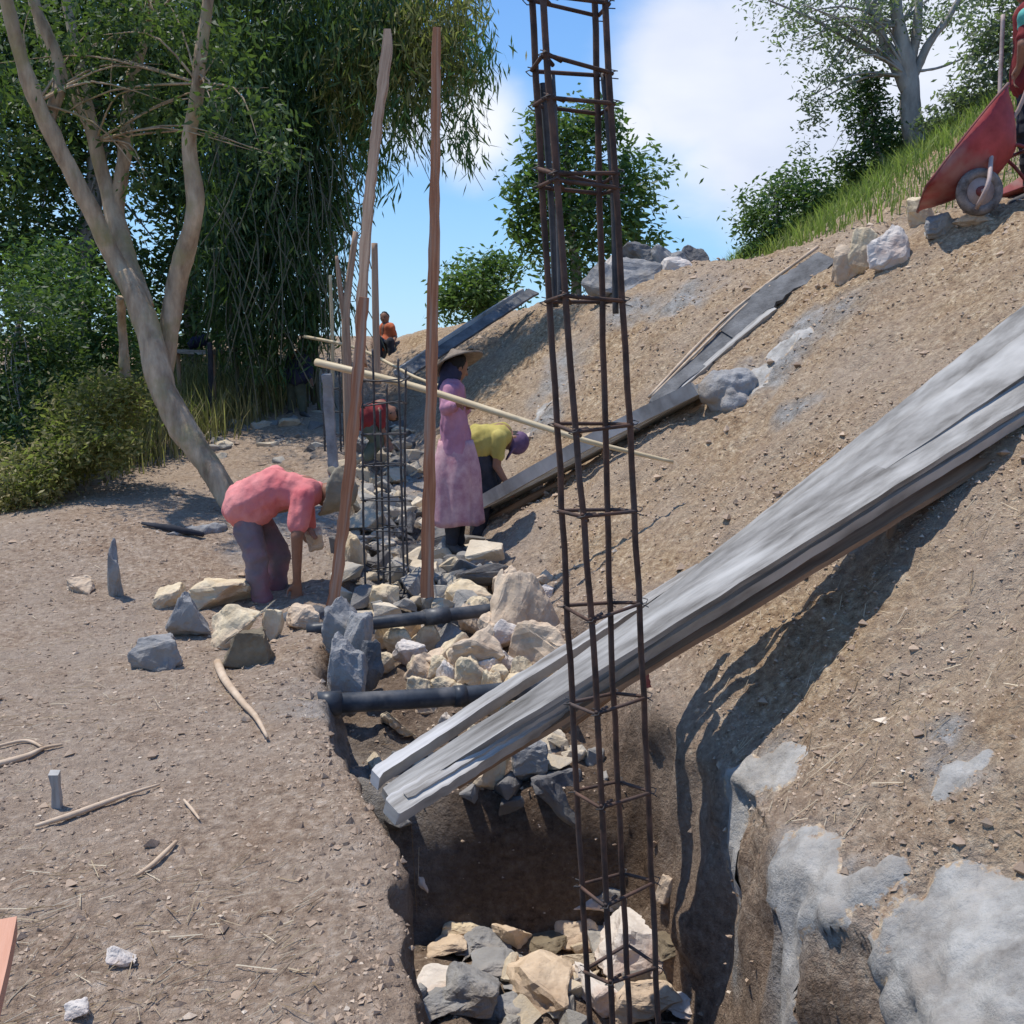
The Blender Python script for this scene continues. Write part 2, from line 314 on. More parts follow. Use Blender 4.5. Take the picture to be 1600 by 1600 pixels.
def tube_geo(pts, radii, n=8, ellip=None):
    P = [Vector(p) for p in pts]; V = []; F = []; prev = None
    if not hasattr(radii, '__len__'): radii = [radii]*len(P)
    for i, p in enumerate(P):
        t = (P[min(i+1, len(P)-1)]-P[max(i-1, 0)]).normalized()
        if prev is None: a = t.orthogonal().normalized()
        else: a = (prev-t*prev.dot(t)).normalized()
        prev = a; b = t.cross(a)
        for k in range(n):
            th = 2*math.pi*k/n
            V.append(p+(a*math.cos(th)+b*math.sin(th))*radii[i])
    for i in range(len(P)-1):
        for k in range(n):
            k2 = (k+1) % n; F.append((i*n+k, i*n+k2, (i+1)*n+k2, (i+1)*n+k))
    return V, F
class MB:
    def __init__(s): s.V = []; s.F = []
    def add(s, V, F):
        o = len(s.V); s.V += [tuple(v) for v in V]; s.F += [tuple(i+o for i in f) for f in F]; return s
    def tube(s, pts, r, n=8, caps=True):
        V, F = tube_geo(pts, r, n); m = len(V)
        if caps: F = F+[tuple(range(n))[::-1], tuple(range(m-n, m))]
        return s.add(V, F)
    def box(s, c, ax, ay, az):
        c = Vector(c); V = [c+ax*i+ay*j+az*k for i in (-1, 1) for j in (-1, 1) for k in (-1, 1)]
        return s.add(V, [(0, 1, 3, 2), (4, 6, 7, 5), (0, 4, 5, 1), (2, 3, 7, 6), (0, 2, 6, 4), (1, 5, 7, 3)])
    def mesh(s, name):
        me = bpy.data.meshes.new(name); me.from_pydata(s.V, [], s.F); me.update(); return me
    def build(s, name, mat, parent=None, smooth=True):
        return link(name, s.mesh(name), mat, parent, smooth)
def resample(pts, n):
    P = [Vector(p) for p in pts]; d = [0]
    for a, b in zip(P, P[1:]): d.append(d[-1]+(b-a).length)
    out = []
    for i in range(n):
        s = d[-1]*i/(n-1); k = max(j for j in range(len(P)) if d[j] <= s+1e-9); k = min(k, len(P)-2)
        t = (s-d[k])/max(d[k+1]-d[k], 1e-6); 
        p0 = P[max(k-1, 0)]; p1 = P[k]; p2 = P[k+1]; p3 = P[min(k+2, len(P)-1)]
        m1 = (p2-p0)*.5; m2 = (p3-p1)*.5
        out.append(p1*(2*t**3-3*t*t+1)+m1*(t**3-2*t*t+t)+p2*(-2*t**3+3*t*t)+m2*(t**3-t*t))
    return out
def timber(name, p0, p1, w, th, mat, parent=None, up=Vector((0, 0, 1)), segs=24, warp=.006, ends=None, side=None, seed=0, w1=None, rag=.004, mid=None):
    """a sawn board from p0 to p1: w across, th thick; edges nicked and slightly warped; UV runs along the grain"""
    p0 = Vector(p0); p1 = Vector(p1); t = (p1-p0); Ln = t.length; t.normalize()
    if side is None: side = t.cross(up).normalized()
    else: side = (side-t*side.dot(t)).normalized()
    nrm = side.cross(t).normalized(); w1 = w1 or w
    bm = bmesh.new(); rows = []; uvl = bm.loops.layers.uv.new('UVMap'); rr = random.Random(seed)
    prof = [(-1, -1), (-.4, -1), (.3, -1), (1, -1), (1, 1), (.3, 1), (-.4, 1), (-1, 1)]
    for i in range(segs+1):
        f = i/segs; c = p0.lerp(p1, f)
        if mid is not None: c = c+Vector(mid)*(4*f*(1-f))
        c = c+nrm*(warp*math.sin(f*5+seed))+side*(warp*math.sin(f*3.3+seed*2))
        ww = w+(w1-w)*f; e = [rr.uniform(-rag, rag) for _ in range(4)]
        if i in (0, segs): e = [k*3 for k in e]
        row = []
        for j, (a, b) in enumerate(prof):
            off = side*(a*ww/2+(e[0] if a < -.9 else e[1] if a > .9 else 0))+nrm*(b*th/2)
            tt = t*(e[2]*3+e[3]*b if i in (0, segs) else 0)
            row.append(bm.verts.new(c+off+tt))
        rows.append(row)
    per = [0, .3, .6, 1, 1.1, 1.4, 1.7, 2.1, 2.2]; o = rr.uniform(0, 9)
    def q(vs, uvs):
        f = bm.faces.new(vs)
        for l, uv in zip(f.loops, uvs): l[uvl].uv = uv
    for i in range(segs):
        u0 = o+i/segs*Ln*.55; u1 = o+(i+1)/segs*Ln*.55
        for j in range(8):
            k = (j+1) % 8; v0 = per[j]*w*5+o; v1 = per[j+1]*w*5+o
            q((rows[i][j], rows[i][k], rows[i+1][k], rows[i+1][j]), ((u0, v0), (u0, v1), (u1, v1), (u1, v0)))
    q(tuple(rows[0][::-1]), [(o+a*.02, o+b*.02) for a, b in prof[::-1]]); q(tuple(rows[-1]), [(o+a*.02, o+b*.02) for a, b in prof])
    me = bpy.data.meshes.new(name); bm.normal_update(); bm.to_mesh(me); bm.free()
    return link(name, me, mat, parent, False)
def hullstone(dim, seed, npts=11, sub=3, amp=.05, flat=0, taper=0):
    """angular quarried stone: convex hull, bevelled, subdivided and roughened; returns bmesh"""
    r = random.Random(seed); bm = bmesh.new()
    for _ in range(npts):
        v = Vector((r.gauss(0, 1), r.gauss(0, 1), r.gauss(0, 1))).normalized()*r.uniform(.82, 1.05)
        v = Vector([math.copysign(abs(c)**(.75 if flat == 0 else .45), c) for c in v])
        bm.verts.new(v)
    res = bmesh.ops.convex_hull(bm, input=bm.verts)
    for v in [v for v in bm.verts if not v.link_faces]: bm.verts.remove(v)
    bmesh.ops.bevel(bm, geom=bm.edges[:], offset=.045, segments=1, affect='EDGES', profile=.5)
    bmesh.ops.triangulate(bm, faces=bm.faces[:])
    for _ in range(sub): bmesh.ops.subdivide_edges(bm, edges=[e for e in bm.edges if e.calc_length() > .16], cuts=1, use_grid_fill=False); bmesh.ops.triangulate(bm, faces=bm.faces[:])
    xs = [v.co for v in bm.verts]; lo = [min(c[i] for c in xs) for i in range(3)]; hi = [max(c[i] for c in xs) for i in range(3)]
    bm.normal_update()
    A = np.array([v.co[:] for v in bm.verts]); n = fbm(A[:, 0]*2.2+seed, A[:, 1]*2.2, A[:, 2]*2.2, 4, .6)
    for v, k in zip(bm.verts, n): v.co += v.normal*float(k)*amp*1.6
    for v in bm.verts:
        v.co = Vector([((v.co[i]-lo[i])/(hi[i]-lo[i])-.5)*dim[i] for i in range(3)])
        if taper: k = 1-taper*(v.co.z/dim[2]+.5); v.co.x = v.co.x*k+taper*.1*dim[0]*(v.co.z/dim[2]+.5)*(seed % 3-1); v.co.y *= k
    return bm
def capsule(mb, p0, r0, p1, r1, n=12):
    p0 = Vector(p0); p1 = Vector(p1); t = (p1-p0)
    if t.length < 1e-5: t = Vector((0, 0, 1e-4)); p1 = p0+t
    t.normalize(); pts = []; rad = []
    for k in range(5):
        a = math.pi/2*(1-k/4.5); pts.append(p0-t*r0*math.sin(a)); rad.append(max(r0*math.cos(a), r0*.08))
    for k in range(5):
        a = math.pi/2*(k+.5)/4.5; pts.append(p1+t*r1*math.sin(a)); rad.append(max(r1*math.cos(a), r1*.08))
    mb.tube(pts, rad, n)
def ellipsoid(mb, c, rx, ry, rz, rot=None, n=14):
    V = []; F = []; m = n//2
    for i in range(m+1):
        ph = math.pi*(i+.02)/(m+.04)
        for j in range(n):
            th = 2*math.pi*j/n; v = Vector((rx*math.sin(ph)*math.cos(th), ry*math.sin(ph)*math.sin(th), rz*math.cos(ph)))
            if rot is not None: v = rot @ v
            V.append(Vector(c)+v)
    for i in range(m):
        for j in range(n): F.append((i*n+j, (i+1)*n+j, (i+1)*n+(j+1) % n, i*n+(j+1) % n))
    F += [tuple(range(n)), tuple(range(m*n, (m+1)*n))[::-1]]
    mb.add(V, F)
def remesh(mb, name, mat, parent, voxel=.012, smooth=6, wrinkle=0, wscale=18, wdir=None, seed=0):
    """melt overlapping volumes into one continuous skin"""
    me0 = mb.mesh('tmp'); o = bpy.data.objects.new('tmp', me0); COL.objects.link(o)
    m = o.modifiers.new('r', 'REMESH'); m.mode = 'VOXEL'; m.voxel_size = voxel
    s = o.modifiers.new('s', 'SMOOTH'); s.iterations = smooth; s.factor = .5
    dg = bpy.context.evaluated_depsgraph_get(); dg.update(); me = bpy.data.meshes.new_from_object(o.evaluated_get(dg), depsgraph=dg)
    bpy.data.objects.remove(o); bpy.data.meshes.remove(me0)
    if wrinkle:
        n = len(me.vertices); A = np.zeros(n*3); me.vertices.foreach_get('co', A); A = A.reshape(-1, 3)
        Nn = np.zeros(n*3); me.vertices.foreach_get('normal', Nn); Nn = Nn.reshape(-1, 3)
        st = wdir or (1, 1, 1)
        k = fbm(A[:, 0]*wscale*st[0]+seed, A[:, 1]*wscale*st[1], A[:, 2]*wscale*st[2], 3)
        A = A+Nn*(k*wrinkle)[:, None]; me.vertices.foreach_set('co', A.ravel()); me.update()
    me.name = name
    return link(name, me, mat, parent)
# ------------------------------------------------------------------ the ground
SPOTS = [(1450, 1480, 110), (1560, 1440, 120), (1500, 1570, 120), (1235, 1350, 60), (1300, 1400, 50), (1370, 1370, 36), (1205, 1210, 55), (1500, 1215, 45), (1320, 470, 40), (1270, 510, 50), (1220, 560, 50), (1170, 610, 45), (1240, 640, 30), (885, 560, 34), (870, 600, 36), (850, 650, 36), (1060, 470, 50), (980, 480, 40), (1480, 1150, 26), (1330, 850, 26)]
SPOTS += [(1150-i*.8, 1225+i*28, 36-i) for i in range(12)]+[(1252-i*1.5, 1350+i*28, 54) for i in range(10)]+[(1400+i*20, 1590-i*25, 60) for i in range(4)]
GRID = {}
def build_ground():
    ys = [-30, -15, -8, -4, -2, -1, -.3, .2, .6, .9]
    y = 1.15
    while y < 16.8: ys.append(y); y *= 1.0072
    ys += [17.4, 18, 19, 20, 22, 25, 30, 40, 60, 100, 200, 500, 1500, 5000]
    ys = np.array(ys); nr = len(ys)
    segs = [('a', -5000, 'a', -60, 3), ('a', -60, 'a', -12, 8), ('a', -12, 'a', -6.5, 26), ('a', -6.5, 'l', -1.2, 110), ('l', -1.2, 'l', -.16, 50), ('l', -.16, 'l', .2, 40),
            ('l', .2, 'r', -.24, 44), ('r', -.24, 'r', .12, 64), ('r', .12, 'r', 1.5, 80), ('r', 1.5, 'r', 5.0, 120), ('r', 5.0, 'a', 14, 40), ('a', 14, 'a', 60, 8), ('a', 60, 'a', 5000, 3)]
    def pos(k, v): return np.full(nr, float(v)) if k == 'a' else (xl_(ys) if k == 'l' else xr_(ys))+v
    cols = []
    for k0, v0, k1, v1, n in segs:
        a = pos(k0, v0); b = pos(k1, v1)
        for i in range(n): cols.append(a+(b-a)*i/n)
    cols.append(pos('a', 5000)); X = np.stack(cols, 1); Y = np.repeat(ys[:, None], X.shape[1], 1)
    Z = height(X, Y); nc = X.shape[1]
    # ragged walls: push sideways where steep
    gx = np.gradient(Z, axis=1)/np.maximum(np.abs(np.gradient(X, axis=1)), 1e-4)
    steep = np.clip((np.abs(gx)-1.4)/3, 0, 1)*(np.abs(X) < 6)
    X = X+steep*(.045*fbm(X*1.5, Y*4.5, Z*4.5, 3)+.02*fbm(X*3, Y*12, Z*7, 3))
    V = np.stack([X, Y, Z], 2).reshape(-1, 3)
    idx = np.arange(nr*nc).reshape(nr, nc)
    F = np.stack([idx[:-1, :-1], idx[:-1, 1:], idx[1:, 1:], idx[1:, :-1]], 2).reshape(-1, 4)
    me = npmesh('ground', V, F)
    s = sst(-.05, .5, X-xr_(Y))*.9+.1*sst(6, 12, Y)
    d = sst(-.03, .10, X-xl_(Y))*sst(.06, -.1, X-xr_(Y))*sst(9.5, 8, Y)*np.where(Y < 3.9, .6, np.where(Y < 4.3, 1.0, .75))  # darkens trench soil: moisture plus painted pit shade, fullest at the step face
    du = np.exp(-((X-xl_(Y)-.55)/.55)**2)*sst(5.2, 6.4, Y)*sst(13, 10, Y)*(.55+.5*fbm(X*2, Y*2, 3, 2))
    du = np.maximum(du, sst(.0, .6, fbm(X*1.1, Y*1.1, 9, 2))*.5*np.exp(-((X+1.9)/.9)**2-((Y-8.6)/2.2)**2))
    du = np.maximum(du, .75*sst(4.9, 3.9, Y)*np.exp(-((X-xl_(Y)-.15)/.35)**2)*sst(3.9, 4.1, Y))
    for px, py, rp in SPOTS:
        p = G(px, py, 1.5); rr = rp/FPX*(p.y+.2)*1.5
        du = np.maximum(du, np.clip(1.1-np.sqrt((X-p.x)**2+(Y-p.y)**2+(Z-p.z)**2)/rr+.45*fbm(X*6, Y*6, Z*2.5, 4), 0, .95))
    for nm, a in (('slope', s), ('damp_shade', d), ('dust', np.clip(du, 0, .96))):
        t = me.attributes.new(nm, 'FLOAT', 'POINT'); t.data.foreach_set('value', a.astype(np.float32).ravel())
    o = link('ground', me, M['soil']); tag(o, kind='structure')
    nn = np.zeros(nr*nc*3, np.float32); me.vertices.foreach_get('normal', nn); GRID['N'] = nn.reshape(nr, nc, 3).astype(float); GRID['P'] = V.reshape(nr, nc, 3)
build_ground()
def scatter_xy(n, y0=1.3, y1=13, xlo=-.62, xhi=.62, pw=1):
    y = y0*(y1/y0)**rng.random(n)
    x = (xlo+(xhi-xlo)*rng.random(n))*(y+.3)
    return x, y
def hitmask(x, y):  # keep pieces off the trench walls
    a = np.abs(x-xl_(y)-.05) > .08; b = np.abs(x-xr_(y)+.05) > .10
    return a & b & (height(x, y, False) < 2.9)
def clods(n, smin, smax, name, label, y1=13, seedpow=2.2):
    x, y = scatter_xy(n, y1=y1); k = hitmask(x, y); x, y = x[k], y[k]; n = len(x); z = height(x, y)
    dens = sst(-.5, .4, fbm(x*1.3, y*1.3, 4, 3)+.25)
    k = rng.random(n) < (.25+.5*dens)*(.6+.8*sst(0, .4, x-xr_(y))); x, y, z = x[k], y[k], z[k]; n = len(x)
    s = smin+(smax-smin)*rng.random(n)**seedpow; s *= np.clip(.5+y*.12, .6, 1.6)
    base = np.array([[1, 0, 0], [-1, 0, 0], [0, 1, 0], [0, -1, 0], [0, 0, 1], [0, 0, -1]], float)
    V = base[None]*(.6+.7*rng.random((n, 6, 1)))*s[:, None, None]
    V += (rng.random((n, 6, 3))-.5)*s[:, None, None]*.7
    V[:, :, 2] *= .7; th = rng.random(n)*6.28; c, sn = np.cos(th)[:, None], np.sin(th)[:, None]
    vx = V[:, :, 0]*c-V[:, :, 1]*sn; vy = V[:, :, 0]*sn+V[:, :, 1]*c; V[:, :, 0] = vx+x[:, None]; V[:, :, 1] = vy+y[:, None]; V[:, :, 2] += (z+s*.2)[:, None]
    f = np.array([[0, 2, 4], [2, 1, 4], [1, 3, 4], [3, 0, 4], [2, 0, 5], [1, 2, 5], [3, 1, 5], [0, 3, 5]])
    F = (f[None]+np.arange(n)[:, None, None]*6).reshape(-1, 3)
    r = np.repeat(np.clip(rng.normal(.45, .2, n), 0, 1), 6)
    o = link(name, npmesh(name, V.reshape(-1, 3), F, r), M['clod'], None, False)
    tag(o, label, 'soil', kind='stuff')
clods(100000, .0022, .012, 'soil_clods', 'loose brown soil clods and grit strewn over the cut slope and bench')
clods(2600, .008, .034, 'pebbles', 'larger soil lumps and pebbles dotted over the cut slope and bench', seedpow=3.2)
def edge_crumbs():
    n = 2600; y = 1.6*(9/1.6)**rng.random(n); left = rng.random(n) < .6
    x = np.where(left, xl_(y)+rng.normal(-.06, .10, n), xr_(y)+rng.normal(.08, .12, n)); z = height(x, y)
    base = np.array([[1, 0, 0], [-1, 0, 0], [0, 1, 0], [0, -1, 0], [0, 0, 1], [0, 0, -1]], float); sz = .003+.013*rng.random(n)**3.2
    V = base[None]*(.5+.8*rng.random((n, 6, 1)))*sz[:, None, None]+(rng.random((n, 6, 3))-.5)*sz[:, None, None]*.9+np.stack([x, y, z+sz*.1], 1)[:, None]
    f = np.array([[0, 2, 4], [2, 1, 4], [1, 3, 4], [3, 0, 4], [2, 0, 5], [1, 2, 5], [3, 1, 5], [0, 3, 5]]); F = (f[None]+np.arange(n)[:, None, None]*6).reshape(-1, 3)
    tag(link('edge_crumbs', npmesh('edge_crumbs', V.reshape(-1, 3), F, np.repeat(np.clip(rng.normal(.35, .2, n), 0, 1), 6)), M['clod'], None, False), 'crumbled soil lumps along both lips of the trench', 'soil', kind='stuff')
edge_crumbs()
def straws():
    n = 6500; x, y = scatter_xy(n, y1=11); k = hitmask(x, y) & (fbm(x*.9, y*.9, 11, 3) > -.15); x, y = x[k], y[k]; n = len(x)
    L = .010+.05*rng.random(n)**2.5; w = .0007+.0009*rng.random(n); th = rng.normal(.5, .8, n)
    dx, dy = np.cos(th)*L, np.sin(th)*L; z0 = height(x-dx, y-dy)+.008; z1 = height(x+dx, y+dy)+.008+.02*rng.random(n)**3
    px, py = -np.sin(th)*w, np.cos(th)*w
    V = np.stack([np.stack([x-dx+px, y-dy+py, z0], 1), np.stack([x-dx-px, y-dy-py, z0], 1), np.stack([x+dx-px, y+dy-py, z1], 1), np.stack([x+dx+px, y+dy+py, z1], 1),
                  np.stack([x-dx, y-dy, z0+w*1.4], 1), np.stack([x+dx, y+dy, z1+w*1.4], 1)], 1)
    f = np.array([[0, 1, 2, 3], [1, 4, 5, 2], [4, 0, 3, 5]]); F = (f[None]+np.arange(n)[:, None, None]*6).reshape(-1, 4)
    o = link('straw_litter', npmesh('straw', V.reshape(-1, 3), F, np.repeat(rng.random(n), 6)), M['straw'], None, False)
    tag(o, 'dry straw and root fibres littering the bare soil', 'straw', kind='stuff')
straws()
# ------------------------------------------------------------------ stones
stone_seed = [100]
def stone(px, py, wpx, hpx, mat, label, group=None, lift=0.0, flat=0, depth=None, dy=.8, rot=0, name='stone', sink=.12, y0=1.2, cat='stone', Y=None, tilt=0, taper=None):
    """px,py = foot of the stone in the photo"""
    p = G(px, py, y0) if Y is None else at(px, py, Y)
    if Y is not None and depth is None: depth = None
    d = p.y*math.cos(PITCH)+(1.5-p.z)*math.sin(PITCH)
    w = wpx/FPX*d; h = hpx/FPX*d*1.04; stone_seed[0] += 1
    dims = (w, w*dy if depth is None else depth, h*(1+sink))
    bm = hullstone(dims, stone_seed[0], flat=flat, taper=random.uniform(.1, .4) if taper is None else taper)
    me = bpy.data.meshes.new(name); bm.to_mesh(me); bm.free()
    o = link(name, me, M[mat], None, False)
    o.location = (p.x, p.y+dims[1]*.35, p.z+h/2-h*sink*.5+lift); o.rotation_euler = (0, R(tilt), R(rot))
    return tag(o, label, cat, group)
g1 = 'quarried stones left on the bench beside the pink-shirted worker'
stone(345, 953, 110, 42, 'ystone', 'flat cream slab right behind the pink-shirted worker\'s rock group, nearest his feet', g1, flat=1)
stone(262, 950, 52, 34, 'ystone', 'small round cream stone at the upper left of the rock group on the bench', g1)
stone(288, 1002, 84, 70, 'gstone', 'pointed blue-grey stone between the cream stones and the dark wedge', g1, taper=.7)
stone(238, 1048, 92, 48, 'gstone', 'blue-grey wedge-shaped stone, leftmost of the rock group on the bench', g1)
stone(372, 1018, 124, 72, 'ystone', 'largest rough yellow-cream boulder in front of the pink-shirted worker', g1)
stone(382, 1048, 84, 56, 'bstone', 'squared dark brown block tucked under the largest yellow boulder', g1, flat=1)
stone(425, 1000, 36, 46, 'ystone', 'narrow cream stone leaning on the right end of the largest yellow boulder', g1)
stone(120, 926, 46, 22, 'tstone', 'small dusty brown stone left of the upright grey piece on the bench', g1)
stone(184, 1516, 62, 30, 'wstone', 'small white stone lying alone in the lower left foreground')
stone(470, 985, 58, 34, 'tstone', 'small tan stone between the yellow boulder and the trench edge', g1)
stone(118, 1598, 50, 26, 'wstone', 'half buried pale pebble at the bottom left edge of the picture')
g2 = 'pale building stones heaped in the trench between the pipes'
stone(595, 966, 60, 46, 'ystone', 'cream and brown stone just behind the left end of the far pipe', g2)
stone(549, 900, 46, 64, 'ystone', 'rounded yellow stone beside the foot of the crooked red pole', g2)
stone(735, 958, 88, 46, 'ystone', 'cream stone lying on top of the far pipe\'s right end', g2)
stone(812, 1006, 160, 104, 'tstone', 'biggest tan stone with a pointed peak at the top of the heap', g2, taper=.62)
stone(745, 1058, 106, 74, 'tstone', 'broad tan stone in the middle of the heap, below the peaked one', g2)
stone(842, 1072, 112, 84, 'tstone', 'pinkish tan stone at the right of the heap touching the near chute', g2)
stone(665, 1028, 62, 46, 'ystone', 'cream stone in the heap just under the far pipe', g2)
stone(700, 1020, 54, 44, 'gstone', 'grey stone wedged under the far pipe in the pale heap', g2)
stone(668, 1082, 86, 52, 'tstone', 'orange-tan stone resting against the middle of the near pipe', g2)
stone(742, 1080, 78, 50, 'ystone', 'light yellow stone with split front face behind the near pipe', g2)
stone(782, 1122, 96, 48, 'ystone', 'pale stone between the near pipe and the near chute', g2)
stone(668, 1120, 50, 30, 'tstone', 'small reddish tan stone in front of the near pipe', g2)
stone(790, 950, 44, 60, 'tstone', 'narrow tan stone behind the peaked stone on the slope side', g2)
stone(850, 940, 40, 24, 'wstone', 'small white stone on the slope beyond the heap', g2)
stone(880, 1010, 46, 34, 'tstone', 'small tan stone half hidden by the steel cage right of the heap', g2)
stone(745, 908, 76, 44, 'gstone', 'flat grey stone below the foot of the middle chute', g2)
stone(700, 885, 46, 44, 'gstone', 'grey stone right of the straight red pole\'s foot', g2)
stone(850, 915, 34, 22, 'tstone', 'little brown stone on the slope above the heap', g2)
gw = 'low pale mortar-smeared stones paving the pit floor'
for px, py in ((690, 1560), (780, 1530), (880, 1540), (700, 1500), (960, 1500), (1060, 1500), (1050, 1570), (820, 1560), (760, 1500), (970, 1560), (850, 1500), (1000, 1470), (690, 1600), (790, 1600), (1080, 1600), (920, 1450)):
    stone(px, py, random.randint(60, 110), random.randint(18, 30), random.choice(['wstone', 'bstone', 'mortar', 'mortar', 'tstone']), 'low pale mortar-smeared stone among those paving the pit floor', gw, y0=2.9)
gf = 'small filler stones wedged between the pale building stones'
for px, py in ((640, 1050), (720, 1050), (790, 1050), (700, 1085), (655, 1108), (780, 1075), (820, 1105), (710, 1040), (765, 1095), (800, 1020), (690, 1060), (735, 1000), (650, 1010), (770, 1010), (870, 1050), (620, 1030), (720, 1110), (600, 1060), (745, 980), (800, 1145), (700, 1160), (620, 1150), (740, 1180), (680, 1075), (810, 1075), (760, 1065), (835, 1040), (860, 1085), (730, 1075), (645, 1075), (770, 1120), (690, 1100), (850, 1110), (600, 1020), (640, 1015)):
    stone(px+random.randint(-5, 5), py, random.randint(34, 66), random.randint(28, 48), random.choice(['tstone', 'ystone', 'ystone', 'wstone', 'ystone']), 'small rough filler stone wedged among the pale building stones by the black pipes', gf, lift=random.uniform(0, .02))
g3 = 'stones in the deep pit under the near chute'
stone(765, 1258, 66, 60, 'ystone', 'olive yellow stone sticking out just under the near chute', g3, y0=3.4)
stone(826, 1225, 72, 70, 'gstone', 'light grey mortared stone under the near chute left of the steel cage', g3, y0=3.4)
stone(872, 1318, 96, 86, 'dstone', 'large dark grey stone on the pit rim behind the steel cage', g3, y0=3.4)
stone(663, 1404, 24, 40, 'wstone', 'small white stone chip standing on the dark pit face', g3, y0=3.0)
stone(735, 1596, 110, 66, 'mortar', 'light grey rounded stone at the bottom of the pit', g3, depth=.3, y0=3.0)
stone(845, 1600, 140, 60, 'tstone', 'wide tan stone at the bottom of the pit left of the steel cage', g3, depth=.4, y0=3.0)
stone(1010, 1530, 160, 66, 'wstone', 'white and pink stone on the pit floor right behind the steel cage', g3, depth=.35, y0=3.0)
stone(930, 1598, 110, 48, 'wstone', 'white stone at the picture bottom behind the cage bars', g3, depth=.3, y0=2.9)
stone(905, 1490, 96, 40, 'tstone', 'sandy stone in the pit behind the left cage bar', g3, y0=3.0)
stone(960, 1448, 100, 40, 'gstone', 'pale grey stone beneath the lowest rings of the cage', g3, y0=3.0)
stone(640, 1600, 60, 44, 'gstone', 'grey stone against the left wall at the pit bottom', g3, y0=3.0)
stone(800, 1490, 70, 40, 'tstone', 'low brown stone at the foot of the dark pit face', g3, y0=3.0)
stone(720, 1480, 70, 34, 'ystone', 'cream topped low stone at the foot of the dark pit face', g3, y0=3.0)
stone(1050, 1440, 60, 50, 'tstone', 'tan stone at the foot of the right trench wall', g3, y0=3.0)
stone(1010, 1600, 120, 60, 'tstone', 'sandy stone at the lower right of the pit floor', g3, depth=.3, y0=2.9)
g4 = 'stones on the upper rim of the slope'
stone(1392, 418, 92, 66, 'wstone', 'large white and grey boulder on the rim below the wheelbarrow', g4)
stone(1350, 428, 52, 74, 'ystone', 'upright yellow stone left of the large white rim boulder', g4)
stone(1322, 440, 46, 58, 'tstone', 'leftmost tan stone of the row on the rim', g4)
stone(1478, 368, 70, 34, 'gstone', 'blue-grey stone just under the wheelbarrow wheel', g4)
stone(1442, 352, 56, 42, 'ystone', 'olive yellow stone below the wheelbarrow tray tip', g4)
stone(1530, 352, 60, 24, 'tstone', 'low brown stone on the rim right of the blue-grey one', g4)
g5 = 'grey rocks piled on the crest behind the steel cage'
for i, (px, py, w, h, m, l) in enumerate([(945, 462, 60, 44, 'gstone', 'grey rock at the left end of the crest pile'), (1000, 462, 84, 46, 'gstone', 'wide grey rock low in the middle of the crest pile'),
        (1052, 458, 66, 44, 'wstone', 'pale grey rock low on the right of the crest pile'), (1084, 440, 46, 44, 'dstone', 'dark grey rock standing on the right of the crest pile'),
        (994, 424, 58, 36, 'dstone', 'dark rock on top of the left half of the crest pile'), (1040, 430, 50, 36, 'gstone', 'grey rock on top of the middle of the crest pile'),
        (1122, 436, 36, 26, 'gstone', 'small grey rock trailing off the right end of the crest pile'), (965, 440, 40, 34, 'wstone', 'pale small rock high on the left of the crest pile'),
        (1020, 470, 50, 30, 'wstone', 'low pale grey rock at the front centre of the crest pile'), (1078, 462, 40, 28, 'gstone', 'low grey rock in front of the dark standing rock on the crest'), (975, 470, 44, 28, 'dstone', 'low dark rock at the front left of the crest pile'), (1064, 432, 34, 30, 'gstone', 'grey rock on top between the middle and the dark standing rock of the crest pile')]):
    b = G(px, 466 if i < 5 else 462)
    stone(px, py+4, w*1.3, h*1.35, m, l, g5, Y=10.3 if py > 445 else 10.7)
# ------------------------------------------------------------------ mortared footing in the trench
def masonry(name, label, spots, base, cat='masonry', mat='masonry', kind=None):
    mb = bmesh.new(); me = bpy.data.meshes.new(name); V = []; F = []; Rn = []
    for i, (x, y, z, s) in enumerate(spots):
        bm = hullstone((s*random.uniform(.9, 1.5), s*random.uniform(.8, 1.2), s*random.uniform(.6, .95)), 900+i+int(base*7), npts=10, sub=1)
        a = random.uniform(0, 6.28); o = len(V); rv = random.random()
        rot = Matrix.Rotation(a, 3, 'Z') @ Matrix.Rotation(random.uniform(-.4, .4), 3, 'X')
        V += [tuple(rot @ v.co+Vector((x, y, z))) for v in bm.verts]; bm.verts.index_update()
        F += [tuple(v.index+o for v in f.verts) for f in bm.faces]; Rn += [rv]*len(bm.verts); bm.free()
    me.from_pydata(V, [], F); me.update(); a = me.attributes.new('rnd', 'FLOAT', 'POINT'); a.data.foreach_set('value', Rn)
    return tag(link(name, me, M[mat if mat != 'rubble' else 'masonry'], None, False), label, cat, kind=kind)
sp = []
for i in range(270):
    y = random.uniform(5.9, 12); xl = float(xl_(y)); xr = float(xr_(y))
    x = xl+.08+(min(xr-xl, 1.1)-.1)*random.random(); sp.append((x, y, H(x, y)+random.uniform(-.02, .10)*(1 if y < 9 else .6), random.uniform(.12, .27)))
masonry('masonry_footing', 'grey rubble stone masonry footing rising up the trench behind the poles', sp, 1)
sp = []
for i in range(34):
    y = random.uniform(4.08, 4.5); x = random.uniform(float(xl_(y))+.2, .38); sp.append((x, y, H(x, y)+random.uniform(-.05, .03), random.uniform(.07, .15)))
masonry('rubble_step', 'dirty grey rubble set in the step of the trench under the near chute', sp, 2, 'rubble', kind='stuff')
sp = [(.40+random.uniform(-.2, .12), random.uniform(3.2, 4.0), 0, random.uniform(.06, .16)) for _ in range(26)]
sp += [(random.uniform(-.25, .5), random.uniform(2.9, 3.85), 0, random.uniform(.05, .12)) for _ in range(30)]
